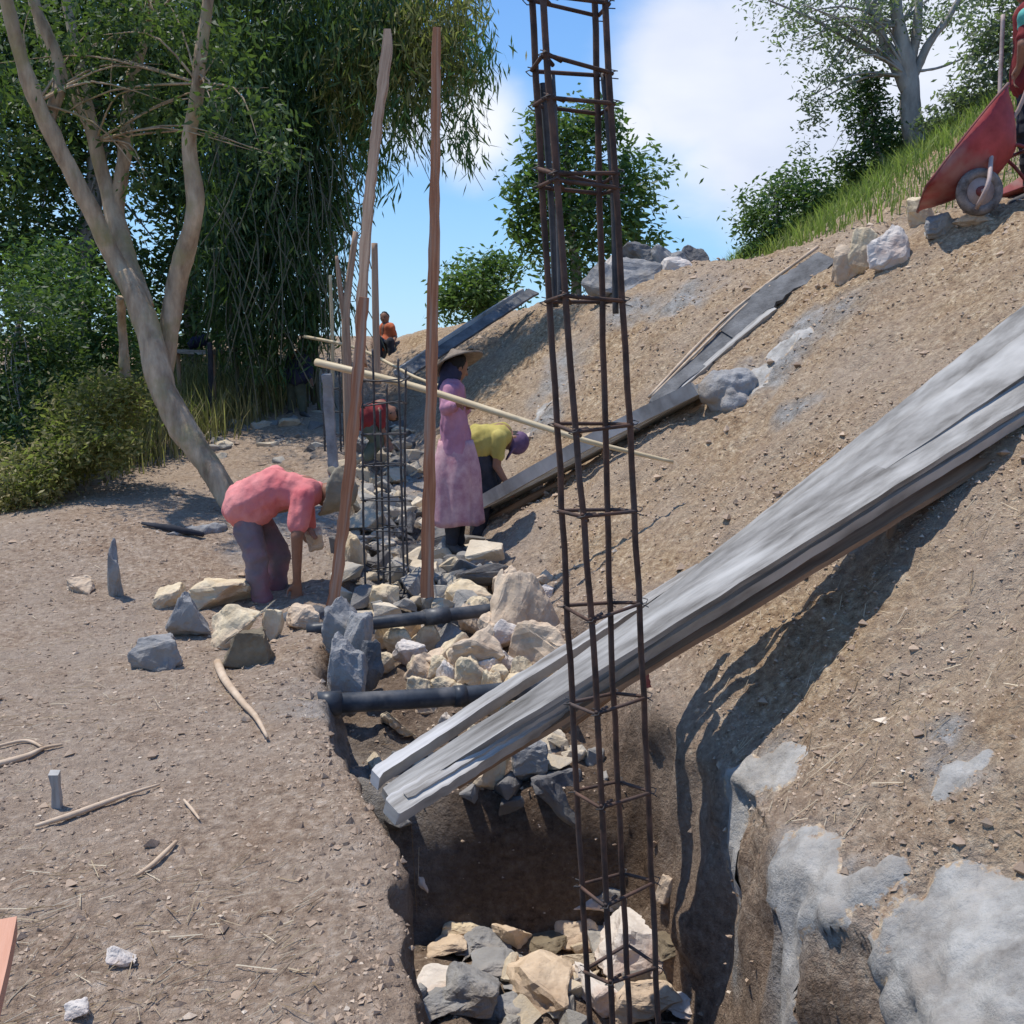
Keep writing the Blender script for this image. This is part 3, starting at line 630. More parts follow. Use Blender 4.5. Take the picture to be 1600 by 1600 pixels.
masonry('pit_rubble', 'small rubble scattered over the floor of the deep pit', [(x, y, H(x, y)+.02, s) for x, y, _, s in sp], 3, 'rubble', kind='stuff')
sp = []
for i in range(46):
    p = G(random.uniform(310, 500), random.uniform(635, 720)); sp.append((p.x, p.y, p.z-.03, random.uniform(.08, .24)))
masonry('rubble_scatter', 'flat grey broken rubble scattered on the bank behind the pink-shirted worker', sp, 4, 'rubble', kind='stuff')
# ------------------------------------------------------------------ mortar spills: skins of mortar lying on the slope
def spill(name, label, spots, th=.03, cat='mortar', **k):
    """a crust of mortar that follows the ground surface, rim and cut wall alike"""
    PX, PN = GRID['P'], GRID['N']; lo = np.min([p for p, r in spots], 0)-.5; hi = np.max([p for p, r in spots], 0)+.5
    m = np.all((PX > lo) & (PX < hi), axis=2); r_, c_ = np.nonzero(m); sl = (slice(r_.min(), r_.max()+1), slice(c_.min(), c_.max()+1))
    P = PX[sl]; n = PN[sl]; X, Y, Z = P[..., 0], P[..., 1], P[..., 2]; f = np.full(X.shape, -9.)
    for p, r in spots: f = np.maximum(f, 1-np.sqrt((X-p[0])**2+(Y-p[1])**2+(Z-p[2])**2)/r)
    f = f+.4*fbm(X*5, Y*5, Z*3, 3)+.3*fbm(X*15, Y*15, Z*9, 3)-.08
    t = th*np.tanh(f*4)*(1+.3*fbm(X*14, Y*14, Z*14, 3)); t = np.where(f > 0, t, np.maximum(t, -.02))
    P = P+n*t[..., None]; idx = np.arange(X.size).reshape(X.shape)
    F = np.stack([idx[:-1, :-1], idx[:-1, 1:], idx[1:, 1:], idx[1:, :-1]], 2)
    keep = (f[:-1, :-1] > -.35) & (f[1:, 1:] > -.35) & (f[1:, :-1] > -.35) & (f[:-1, 1:] > -.35)
    lab = np.where(keep, np.arange(keep.size).reshape(keep.shape)+1, 0)
    for _ in range(600):
        p = np.pad(lab, 1); q = np.maximum.reduce([p[1:-1, 1:-1], p[:-2, 1:-1], p[2:, 1:-1], p[1:-1, :-2], p[1:-1, 2:]]); q = np.where(keep, q, 0)
        if (q == lab).all(): break
        lab = q
    v_, n_ = np.unique(lab[lab > 0], return_counts=True); F = F[lab == v_[n_.argmax()]].reshape(-1, 4)
    u, inv = np.unique(F, return_inverse=True)
    return tag(link(name, npmesh(name, P.reshape(-1, 3)[u], inv.reshape(-1, 4), np.clip(f.reshape(-1)[u]*1.2, 0, 1)), M['crust']), label, cat)
def gl(pts, sc=1.0, **k):
    out = []
    for px, py, rp in pts:
        p = G(px, py, 1.5); out.append((tuple(p), rp/FPX*(p.y+.35)*sc*1.15))
    return out
spill('mortar_spill', 'large pale grey mortar spill filling the bottom right corner of the slope', gl([(1470, 1490, 90), (1560, 1450, 110), (1500, 1570, 120), (1600, 1540, 140), (1430, 1580, 70), (1540, 1410, 70), (1500, 1450, 90), (1590, 1420, 80)]), .03)
spill('mortar_spill', 'grey mortar streak forking on the trench rim left of the large corner spill', gl([(1235, 1350, 55), (1265, 1390, 60), (1300, 1400, 45), (1345, 1385, 36), (1390, 1360, 26)]+[(1252-i*1.5, 1400+i*28, 38) for i in range(8)]), .014)
spill('mortar_spill', 'round grey mortar patch at the top of the cut wall below the chute shadow', gl([(1215, 1205, 52), (1180, 1215, 40), (1150, 1225, 30)]+[(1150-i, 1240+i*28, 22-i*.8) for i in range(10)]), .016)
spill('mortar_spill', 'faint small grey mortar smear alone on the right of the slope', gl([(1500, 1215, 34), (1470, 1235, 24), (1530, 1200, 26)]), .01)
spill('mortar_spill', 'long dusty mortar trail on the slope beneath the upper trough', gl([(1250, 520, 20), (1215, 555, 24), (1175, 590, 28)], 1.0), .008, res=.03)
spill('mortar_spill', 'pale mortar dust fan on the slope behind the woman in the wide hat', gl([(880, 560, 20), (865, 600, 24), (850, 640, 24)], 1.0), .010, res=.03)
def wall_drip(label, px0, py0, px1, py1, w0, w1, Y0=None):
    """mortar run down the cut wall, following it from rim to foot"""
    n = 60; V = []; F = []; k = 15
    A = G(px0, py0, 1.5); B_ = G(px1, py1, 1.5)
    for i in range(n+1):
        f = i/n; px = px0+(px1-px0)*f+6*math.sin(f*9+px0); py = py0+(py1-py0)*f
        for j in range(k):
            s = j/(k-1)*2-1; w = (w0+(w1-w0)*f)*(1+.45*float(fbm(f*9+px0, (3 if s > 0 else 9), 0, 3)))
            p = G(px+s*w, py, 1.5); d = (EYE-p).normalized(); nrm = Vector((-1, -.25, .25)).normalized()
            V.append(p+nrm*(.020*(1-s*s)**.5-.003+.008*float(fbm(p.x*14, p.y*14, p.z*9, 3)))*(1 if 0 < i < n else .0))
    for i in range(n):
        for j in range(k-1): a = i*k+j; F.append((a, a+1, a+k+1, a+k))
    return tag(MB().add(V, F).build('mortar_run', M['mortar']), label, 'mortar')
# mortar pillar between the two pipes
def lump(name, label, pts, mat, voxel=.014, wr=.02, cat='mortar', parent=None):
    mb = MB()
    for p0, r0, p1, r1 in pts: capsule(mb, p0, r0, p1, r1)
    o = remesh(mb, name, M[mat], parent, voxel, 3, wr, 14); 
    return tag(o, label, cat) if label else o
a = G(525, 1085, 3.6)
for k_, (px, py, w_, h_, Y_, m_, lb) in enumerate(((538, 1082, 62, 92, 4.55, 'mortar', 'tall pale grey mortar-smeared stone standing on the left end of the near pipe'), (556, 1010, 52, 50, 4.85, 'mortar', 'grey stone behind the tall mortar-smeared one, touching the far pipe'),
        (536, 992, 60, 60, 5.0, 'gstone', 'grey green stone at the left end of the far pipe by the crooked pole'), (578, 1060, 44, 60, 4.75, 'wetmortar', 'dark stone in the recess right of the tall mortar-smeared stone'))):
    stone(px, py, w_*1.15, h_*.92, m_, lb, Y=Y_, taper=.3, sink=.6)
lump('mortar_heap', 'low grey mortar heap with a dark fold by the worker\'s left foot', [(G(455, 965), .05, G(500, 965), .06)], 'wetmortar')
p = G(1130, 640)
lump('mortar_heap', 'dark grey lump of mortar at the top end of the middle chute', [(p+Vector((0, .1, .12)), .15, p+Vector((.15, .15, .16)), .13), (p+Vector((.16, 0, .02)), .08, p+Vector((.05, 0, .05)), .1)], 'mortar')
p = G(300, 838)
lump('mortar_heap', 'flat grey mortar mound on the bench left of the pink-shirted worker', [(G(262, 836), .02, G(300, 832), .05), (G(300, 832), .06, G(345, 826), .05)], 'mortar')
mb = MB(); mb.tube([G(222, 822)+Vector((0, 0, .02)), G(270, 832)+Vector((0, 0, .03)), G(318, 842)+Vector((0, 0, .03))], [.012, .03, .02], 8)
tag(mb.build('charred_stick', M['darkcloth']), 'black charred stick lying in front of the flat mortar mound', 'stick')
stone(176, 936, 30, 88, 'gstone', 'upright narrow dark grey stone standing alone on the left of the bench', taper=.3)
# ------------------------------------------------------------------ near chute
def chute(root, boards):
    for i, (nm, a, b, w, th, mat, side, w1, mid) in enumerate(boards):
        timber(nm, a, b, w, th, M[mat], root, side=side, seed=i*3+int(root.location.y*10), w1=w1, segs=40, mid=mid)
L0 = at(600, 1278, 3.02); L1 = at(585, 1236, 3.10); R0 = at(1700, 562, 4.95); R1 = at(1700, 440, 5.2)
root = empty('wooden_chute', L0, 'long grey plank chute crossing the near foreground from the trench edge up to the right', 'chute')
def lp(a, b, f): return a.lerp(b, f)
# boards are laid between the near lower rail line and the far upper line; side vectors follow the lie of the channel
sL = (at(570, 1222, 3.22)-at(604, 1290, 2.98)); sR = (R1-R0)
sv = (sL.normalized()+sR.normalized())
def bd(nm, pa, ya, pb, yb, wa, wb, th, mat, up=0, mid=None):
    A = at(*pa, ya)+Vector((0, 0, up)); B = at(*pb, yb)+Vector((0, 0, up)); B = A+(B-A)*1.22; wb = wa+(wb-wa)*1.22; B.z += .0
    t = (B-A).normalized(); view = (A.lerp(B, .5)-EYE).normalized()
    # lie of the board: mostly level across, tipped toward the open side of the bank
    side = (t.cross(Vector((0, 0, 1))).normalized()*-1+Vector((-.05, 0, TILT))).normalized()
    timber(nm, A, B, wa, th, M[mat], root, side=side, seed=int(pa[0]*7+pa[1]*3+len(nm)) % 97, w1=wb, segs=44, mid=mid, rag=.003, warp=.004)
TILT = .42
bd('floor_board', (600, 1250), 3.10, (1700, 545), 4.50, .07, .19, .028, 'plank', .004)
bd('floor_board', (640, 1218), 3.19, (1700, 482), 4.66, .045, .22, .026, 'plank', -.022)
bd('floor_board', (1010, 962), 3.92, (1700, 428), 4.85, .04, .19, .024, 'plank', .002)
TILT = .05
bd('floor_board', (700, 1205), 3.30, (1700, 572), 4.66, .08, .38, .022, 'plankB', -.05)  # wide underboard added below the floor to broaden the chute's shadow
TILT = .42
bd('side_board', (580, 1228), 3.16, (1010, 950), 3.96, .045, .04, .055, 'plankL', .02)
bd('side_board', (604, 1276), 3.00, (905, 1096), 3.54, .085, .07, .05, 'plankL', .012)
bd('side_board', (880, 1104), 3.48, (1700, 583), 4.40, .07, .07, .05, 'plankL', .012)
bd('batten', (632, 1262), 3.04, (1010, 1026), 3.72, .022, .022, .04, 'plankL', .022)
bd('batten', (1006, 1016), 3.70, (1700, 572), 4.44, .022, .022, .035, 'plank', .022)
def stickp(name, pts, r, mat, parent=None, label=None, cat=None, group=None, n=9, knots=False, res=14):
    P = resample(pts, res) if len(pts) > 2 or knots else [Vector(p) for p in resample(list(pts), res)]
    rr = [r*(1+.12*math.sin(i*2.1)+random.uniform(-.06, .06)) for i in range(len(P))] if not hasattr(r, '__len__') else list(np.interp(np.linspace(0, 1, len(P)), np.linspace(0, 1, len(r)), r))
    V, F = tube_geo(P, rr, n); m = len(V); F = F+[tuple(range(n))[::-1], tuple(range(m-n, m))]
    me = bpy.data.meshes.new(name); me.from_pydata([tuple(v) for v in V], [], F); me.update()
    uv = me.uv_layers.new(name='UVMap'); off = random.random()*5; ll = (P[-1]-P[0]).length
    for poly in me.polygons:
        for li in poly.loop_indices:
            vi = me.loops[li].vertex_index; uv.data[li].uv = (off+vi//n/len(P)*ll*.5, (vi % n)/n*.8+off)
    o = link(name, me, M[mat], parent)
    if label: tag(o, label, cat, group)
    return o
stickp('bearer', [at(880, 1140, 3.62), at(1030, 1028, 3.86), at(1250, 872, 4.0), at(1480, 730, 4.25), at(1700, 608, 4.44)], .018, 'plankB', root)
stickp('bearer', [at(1040, 1012, 3.95), at(1290, 850, 4.08), at(1700, 615, 4.48)], .014, 'plankB', root)
q = at(1398, 775, 4.14); stickp('prop', [q, Vector((q.x+.02, q.y+.06, H(q.x+.02, q.y+.06)-.05))], .022, 'greypole', root)
q = at(1004, 1035, 3.82); stickp('peg', [q, q+Vector((.02, -.01, -.10))], .016, 'redpaint', root)
# ------------------------------------------------------------------ middle chute, upper trough, far chute
root = empty('wooden_chute', G(730, 850), 'shorter plank chute running from beside the stooping workers up the slope', 'chute')
A = G(728, 836)+Vector((0, 0, .14)); B = G(1100, 632)+Vector((0, 0, .07)); side = ((B-A).cross(Vector((0, 0, 1)))).normalized()*-1
for k, (of, w, m, up) in enumerate(((0, .26, 'plankL', 0), (.15, .045, 'plankL', .05), (-.15, .045, 'plankL', .05))):
    timber('floor_board' if k == 0 else 'side_board', A+side*of+Vector((0, 0, up)), B+side*of+Vector((0, 0, up)), w, .03 if k == 0 else .10, M['plankL'], root, side=side, seed=k+31, segs=34, warp=.012)
stickp('bearer', [A+Vector((.1, 0, -.07)), B+Vector((.05, 0, -.06))], .03, 'plankB', root)
q = A.lerp(B, .62); stickp('prop', [q, Vector((q.x, q.y+.02, H(q.x, q.y)-.03))], .025, 'greypole', root)
root = empty('wooden_trough', G(1020, 636), 'dark grey mortar-caked trough edged with thin poles, high on the slope below the rim stones', 'chute')
A = G(1025, 640)+Vector((0, 0, .05)); Mi = G(1160, 520)+Vector((0, 0, .08)); B = G(1300, 405)+Vector((0, 0, .05)); side = ((B-A).cross(Vector((0, 0, 1)))).normalized()*-1
side = (side+Vector((-.35, 0, .45))).normalized()
timber('floor_board', Mi, B, .25, .03, M['wetmortar'], root, side=side, seed=41, segs=20, warp=.02, w1=.22, rag=.02)
timber('floor_board', A, Mi, .12, .03, M['wetmortar'], root, side=side, seed=42, segs=20, warp=.012, w1=.22, rag=.01)
stickp('bamboo_rail', [A+side*.10, Mi+side*.17, B+side*.16], .014, 'stick', root)
stickp('bamboo_rail', [A+side*.05+Vector((0, 0, .03)), Mi+side*.09+Vector((0, 0, .03)), Mi.lerp(B, .4)+side*.10+Vector((0, 0, .03))], .011, 'stick', root)
timber('side_board', A.lerp(Mi, .1)-side*.05, Mi.lerp(B, .25)-side*.12, .05, .04, M['plankL'], root, side=side, seed=44, warp=.01)
root = empty('wooden_chute', G(622, 588), 'farthest plank chute on the slope, seen above the wide conical hat', 'chute')
A = at(628, 588, 10.6); B = at(832, 456, 12.2); A.z = max(A.z, H(A.x, A.y)+.06)
side = ((B-A).cross(Vector((0, 0, 1)))).normalized()*-1
timber('floor_board', A, B, .14, .03, M['wetmortar'], root, side=(side+Vector((-.3, 0, .5))).normalized(), seed=51)
timber('side_board', A+side*.13, B+side*.13, .035, .12, M['plankL'], root, side=side, seed=52)
# ------------------------------------------------------------------ black pipes
root = empty('drain_pipe', at(505, 1100, 4.25), 'black plastic pipe laid across the trench, nearer and longer of the two', 'pipe')
P = resample([at(500, 1100, 4.28), at(650, 1092, 4.4), at(760, 1084, 4.5), at(880, 1070, 4.62)], 20)
MB().tube(P, .046, 20).build('pipe_body', M['pvc'], root)
MB().tube([P[0]-(P[1]-P[0])*.3, P[2]], .056, 20).build('socket', M['pvc'], root)
MB().tube([P[10], P[11]], .052, 20).build('coupling', M['pvc'], root)
root = empty('drain_pipe', at(590, 975, 5.3), 'black plastic pipe across the trench behind the stones, farther of the two', 'pipe')
P = resample([at(480, 985, 5.35), at(600, 972, 5.4), at(690, 962, 5.5), at(775, 952, 5.62)], 16)
MB().tube(P, .038, 18).build('pipe_body', M['pvc'], root)
MB().tube([P[9], P[11]], .048, 18).build('coupling', M['pvc'], root)
# ------------------------------------------------------------------ steel cages
def cage(label, tracks, ties, rb, rs, extra=(), mat='rust', group=None, tail=.03):
    """tracks: 4 polylines in order round the column; ties: fractions of height"""
    root = empty('rebar_column', tracks[0][-1], label, 'rebar cage', group)
    D = []
    for t in tracks:
        P = resample(t, 40); P = [p+Vector((random.uniform(-1, 1), random.uniform(-1, 1), 0))*rb*.25 for p in P]; D.append(P)
        MB().tube(P, rb, 8).build('bar', M[mat], root)
    for t in extra: MB().tube(resample(t, 20), rb, 8).build('bar', M['darksteel'], root)
    def zat(P, z):
        for a, b in zip(P, P[1:]):
            if (a.z-z)*(b.z-z) <= 0 and abs(a.z-b.z) > 1e-6: return a.lerp(b, (a.z-z)/(a.z-b.z))
        return P[0] if abs(P[0].z-z) < abs(P[-1].z-z) else P[-1]
    for z in ties:
        c = [zat(P, z+random.uniform(-.006, .006)) for P in D]; cen = sum(c, Vector())/4
        c = [p+(p-cen).normalized()*(rb+rs*.6) for p in c]
        tilt = random.uniform(-.012, .012); c = [p+Vector((0, 0, tilt*(1 if i % 2 else -1))) for i, p in enumerate(c)]
        pts = []
        for i in range(4):
            a = c[i]; b = c[(i+1) % 4]; pts += [a.lerp(b, .06), a.lerp(b, .5), a.lerp(b, .94)]
        pts.append(pts[0]); pts.append(pts[0]+(pts[1]-pts[0]).normalized()*.012)
        s = MB().tube(pts, rs, 6); h = (c[0]-cen).normalized()
        s.tube([c[0], c[0]-h*.03+Vector((0, 0, -.012))], rs, 6); s.tube([c[0]+Vector((0, 0, .004)), c[0]-h*.028+(c[1]-c[0]).normalized()*.02], rs, 6)
        s.build('stirrup', M[mat], root)
        w = MB()
        for p in c:
            P = [p+Vector((math.cos(k*1.7)*(rb+.004), math.sin(k*1.7)*(rb+.004), -.01+.004*k)) for k in range(6)]; w.tube(P, .0012, 5)
        w.build('tie_wire', M['darksteel'], root)
    return root
YC = 2.05
def tr(pts, Y): 
    P = [at(px, py, Y) for px, py in pts]
    last = P[-1]; d = (P[-1]-P[-2]).normalized(); P.append(last+d*((last.z+1.02)/max(-d.z, .1))); return P
left = tr([(829, -90), (833, 20), (838, 130), (857, 470), (873, 700), (886, 950), (900, 1200), (921, 1600)], YC+.0)
near = tr([(844, -90), (849, 20), (856, 120), (884, 460), (902, 700), (923, 950), (938, 1200), (957, 1600)], YC-.06)
far = tr([(926, -90), (929, 20), (933, 130), (941, 490), (946, 700), (953, 950), (964, 1200), (984, 1600)], YC+.06)
right = tr([(941, -90), (946, 20), (951, 120), (973, 478), (986, 700), (999, 950), (1011, 1200), (1028, 1600)], YC+.01)
tz = [at(900, py, YC).z for py in (3, 108, 163, 272, 292, 468, 664, 802, 950, 1098, 1240, 1385, 1510, 1650)]
cage('tall rusty steel reinforcement cage with square rings standing in the foreground', [near, right, far, left], tz, .0066, .0042,
     extra=([at(862, 118, YC-.05), at(872, 300, YC-.05), at(876, 470, YC-.05)], [at(848, 130, YC+.01), at(862, 330, YC+.02), at(868, 480, YC+.02)], [at(943, 115, YC+.05), at(958, 300, YC+.04), at(962, 490, YC+.03)]))
def tr2(px0, px1, py0, Y, x=0):
    a = at(px0, py0, Y); b = at(px1, 930, Y); b.z = H(b.x, b.y)-.1; return [a, a.lerp(b, .5)+Vector((random.uniform(-.02, .02), 0, 0)), b]
Y2 = 6.45
cage('thin dark steel cage rising from the masonry between the two red poles', [tr2(566, 572, 590, Y2-.08), tr2(622, 632, 560, Y2-.05), tr2(634, 640, 575, Y2+.1), tr2(582, 592, 545, Y2+.08)], [.15, .42, .62, .85, 1.05, 1.25, 1.4], .0075, .005, extra=([at(604, 600, Y2), at(610, 930, Y2)], [at(594, 640, Y2+.1), at(600, 920, Y2+.1)]), mat='darksteel')
cage('distant steel cage at the left edge of the trench near the bamboo clump', [[at(505, 570, 10.4), at(508, 720, 10.4)], [at(530, 560, 10.4), at(533, 720, 10.4)], [at(536, 565, 10.7), at(538, 715, 10.7)], [at(512, 560, 10.7), at(515, 715, 10.7)]], [.75, 1.0, 1.25], .011, .006, mat='darksteel')
# ------------------------------------------------------------------ poles
root = empty('timber_pole', G(522, 940), 'crooked reddish pole spliced from two lengths, left of the two tall poles', 'pole')
timber('lower_board', at(522, 945, 5.75), at(568, 470, 6.1), .072, .04, M['redpole'], root, side=Vector((1, .15, 0)), seed=3, segs=30, warp=.012, w1=.064, rag=.006)
timber('upper_board', at(566, 560, 6.12), at(606, 58, 6.6), .052, .045, M['greypole'], root, side=Vector((1, -.1, 0)), seed=8, segs=34, warp=.022, w1=.058, rag=.007, mid=(-.02, 0, 0))
o = timber('timber_pole', at(670, 935, 5.95), at(679, 48, 6.35), .078, .04, M['redpole'], None, side=Vector((1, .1, 0)), seed=12, segs=34, warp=.012, w1=.056, rag=.005)
tag(o, 'straight reddish board pole standing upright in front of the woman', 'pole')
stickp('bamboo_pole', [at(494, 566, 6.9), at(640, 602, 6.6), at(800, 652, 6.3), at(920, 690, 6.15), at(1052, 722, 6.1)], [.027, .025, .022, .018, .012], 'bamboo', label='long pale bamboo pole held level across the trench in front of the woman', cat='bamboo pole', res=30)
stickp('bamboo_pole', [at(476, 526, 10.8), at(560, 545, 10.3), at(650, 590, 9.6), at(700, 606, 9.2)], [.018, .017, .014], 'bamboo', label='second thinner bamboo rail farther up the trench behind the level one', cat='bamboo pole')
stickp('bamboo_stake', [at(516, 430, 10.9), at(520, 570, 10.9), at(516, 720, 10.9)], [.018, .02, .022], 'bamboo', label='thin upright bamboo stake at the left edge of the trench below the hanging leaves', cat='stake')
root = empty('forked_branch', at(545, 700, 10), 'grey forked branch stake standing left of the crooked pole against the sky', 'stake')
stickp('branch', [at(546, 720, 10), at(542, 560, 10), at(541, 480, 10), at(556, 362, 10)], [.05, .05, .04, .028], 'greypole', root)
stickp('branch', [at(542, 520, 10), at(532, 455, 10), at(526, 400, 10)], [.035, .03, .015], 'greypole', root)
stickp('timber_stake', [at(590, 600, 9.5), at(587, 500, 9.5), at(585, 380, 9.5)], [.035, .034, .03], 'greypole', label='slim dark stake right behind the crooked pole', cat='stake')
timber('timber_stake', at(524, 765, 7.9), at(512, 590, 7.9), .075, .06, M['gstone'], None, side=Vector((1, 0, 0)), seed=14)
tag(bpy.data.objects['timber_stake.001'], 'thick grey mortar-stained stake behind the pink-shirted worker\'s hat', 'stake')
stickp('timber_stake', [at(330, 640, 11.5), at(329, 560, 11.5), at(327, 535, 11.5)], [.03, .03, .028], 'darkcloth', label='dark post below the little board shelf beside the tree', cat='stake')
root = empty('board_stand', at(300, 600, 12.0), 'small grey board table standing by the bamboo behind the leaning tree', 'table')
timber('table_top', at(272, 550, 12), at(338, 550, 12), .5, .05, M['plank'], root, side=Vector((0, 1, 0)), seed=4)
for px in (278, 332):
    stickp('leg', [at(px, 552, 11.9), Vector((at(px, 552, 11.9).x, 11.9, H(at(px, 552, 11.9).x, 11.9)-.05))], .025, 'greypole', root)
stickp('bundle', [at(296, 545, 12.05)+Vector((0, 0, .06)), at(325, 538, 12.05)+Vector((0, 0, .06))], .07, 'navy', root)
# ------------------------------------------------------------------ sticks on the bench
def gs(pts, up=.012): return [G(px, py)+Vector((0, 0, up)) for px, py in pts]
stickp('dry_stick', gs([(340, 1042), (352, 1070), (380, 1105), (400, 1128), (418, 1160)], .02), [.022, .02, .016, .013, .006], 'stick', label='pale bent stick pointing away from the yellow boulder on the bench', cat='stick')
stickp('dry_stick', gs([(-10, 1202), (40, 1188), (70, 1174), (98, 1168)]), [.012, .013, .008, .005], 'stick', label='upper thin stick at the left edge of the bench', cat='stick')
stickp('dry_stick', gs([(55, 1298), (110, 1282), (160, 1262), (200, 1246), (250, 1232)]), [.006, .011, .010, .007, .004], 'stick', label='long slender stick lying across the left foreground', cat='stick')
stickp('dry_stick', gs([(214, 1374), (240, 1355), (276, 1322)]), [.006, .008, .006], 'stick', label='short brown twig in the middle of the left foreground', cat='stick')
stickp('dry_stick', gs([(288, 1256), (302, 1272), (312, 1286)]), [.004, .006, .003], 'stick', label='small pale splinter right of the long slender stick', cat='stick')
stickp('dry_stick', gs([(-6, 1172), (40, 1162), (66, 1172)]), [.006, .007, .005], 'stick', label='crooked twig just above the upper left stick', cat='stick')
p = G(90, 1262); timber('wooden_peg', p-Vector((0, 0, .03)), p+Vector((0, 0, .10)), .026, .02, M['plankL'], None, side=Vector((1, 0, 0)), seed=6, segs=4, warp=0)
tag(bpy.data.objects['wooden_peg'], 'short pale wooden peg driven upright into the left foreground', 'peg')
A = at(-45, 1452, 1.55); B = at(-60, 1640, 1.2)
o = timber('timber_plank', at(0, 1455, 1.75), at(-60, 1700, 1.35), .06, .03, M['orangewood'], None, side=Vector((1, .1, 0)), seed=9, segs=6, warp=0, rag=.002)
tag(o, 'corner of a fresh orange-brown plank poking in at the lower left edge', 'plank')
# ------------------------------------------------------------------ vegetation
def leaves(name, clumps, n, mat, parent, ls=.06, lw=.35, droop=.3, shell=.0, gap=.5, seed=0, jag=.35, hang=0):
    """clumps: (centre, rx, ry, rz); n leaves shared by volume, gathered in tufts so gaps show between them"""
    r = np.random.default_rng(seed+5); C = []; vol = np.array([c[1]*c[3] for c in clumps]); vol = vol/vol.sum()
    for (c, rx, ry, rz), f in zip(clumps, vol):
        k = max(int(n*f), 10); tn = max(int(k/24), 3)
        d = r.normal(size=(tn, 3)); d /= np.linalg.norm(d, axis=1, keepdims=True); rad = (shell+(1-shell)*r.random(tn))**(1/2.4)
        rad *= 1+jag*(r.random(tn)-.4)
        tc_ = d*rad[:, None]*np.array([rx, ry, rz])+np.array(c)
        ti = r.integers(0, tn, k); ts = (.10+.12*r.random(tn))*min(rx, rz)*1.25+ls*.6
        off = r.normal(size=(k, 3))*ts[ti][:, None]*np.array([.8, .8, .6 if not hang else 1.3])
        C.append(np.concatenate([tc_[ti]+off, r.random((tn, 1))[ti]], 1))
    C = np.concatenate(C); k = len(C); tone = C[:, 3]; C = C[:, :3]
    az = r.random(k)*6.283; el = r.normal(-droop, .45, k)
    a = np.stack([np.cos(az)*np.cos(el), np.sin(az)*np.cos(el), np.sin(el)], 1)
    b = np.cross(a, r.normal(size=(k, 3))); b /= np.linalg.norm(b, axis=1, keepdims=True)
    L = ls*(.6+.8*r.random(k))[:, None]; Wd = L*lw
    V = np.stack([C, C+a*L*.45+b*Wd*.5, C+a*L, C+a*L*.45-b*Wd*.5], 1).reshape(-1, 3)
    F = np.arange(4*k).reshape(-1, 4)
    rnd = np.clip(.5*tone+.5*r.random(k)+r.normal(0, .06, k), 0, 1)
    return link(name, npmesh(name, V, F, np.repeat(rnd, 4)), M[mat], parent, False)
def cl(px, py, Y, rx, ry, d=1.0):
    c = at(px, py, Y); k = (Y+.3)/FPX; return (c, rx*k, rx*k*d, ry*k)
def limb(name, pts, rad, mat, parent, n=10, res=26):
    P = resample(pts, res); rr = np.interp(np.linspace(0, 1, res), np.linspace(0, 1, len(rad)), rad)
    q_ = .10*max(rad); P = [p+Vector((float(fbm(i*5/res, 3.1, len(pts), 2)), float(fbm(i*5/res, 7.7, len(pts), 2)), 0))*q_ for i, p in enumerate(P)]
    mb = MB().tube(P, list(rr*(1+.06*fbm(np.arange(res)*9/res, res, 0, 2))), n)
    if 'bark' in mat:
        A = np.array(mb.V); C = np.repeat(np.array([tuple(p) for p in P]), n, 0); D = A-C; k_ = max(rad); f_ = .15*fbm(A[:, 0]*.9/k_, A[:, 1]*.9/k_, A[:, 2]*.3/k_, 3)+.05*fbm(A[:, 0]*4/k_, A[:, 1]*4/k_, A[:, 2]*.8/k_, 2)
        mb.V = [tuple(v) for v in C+D*(1+f_[:, None])]
    return mb.build(name, M[mat], parent)
def branches(mb, start, clumps, r0, n=14, seed=0):
    rr = random.Random(seed)
    for i in range(n):
        c, rx, ry, rz = clumps[i % len(clumps)]
        e = Vector(c)+Vector((rr.uniform(-1, 1)*rx*.8, rr.uniform(-1, 1)*ry*.6, rr.uniform(-.5, .9)*rz)); s = start[rr.randrange(len(start))]
        m = s.lerp(e, .5)+Vector((rr.uniform(-.1, .1), rr.uniform(-.1, .1), .15))
        mb.tube(resample([s, m, e], 8), [r0*(1-.85*k/7) for k in range(8)], 5)
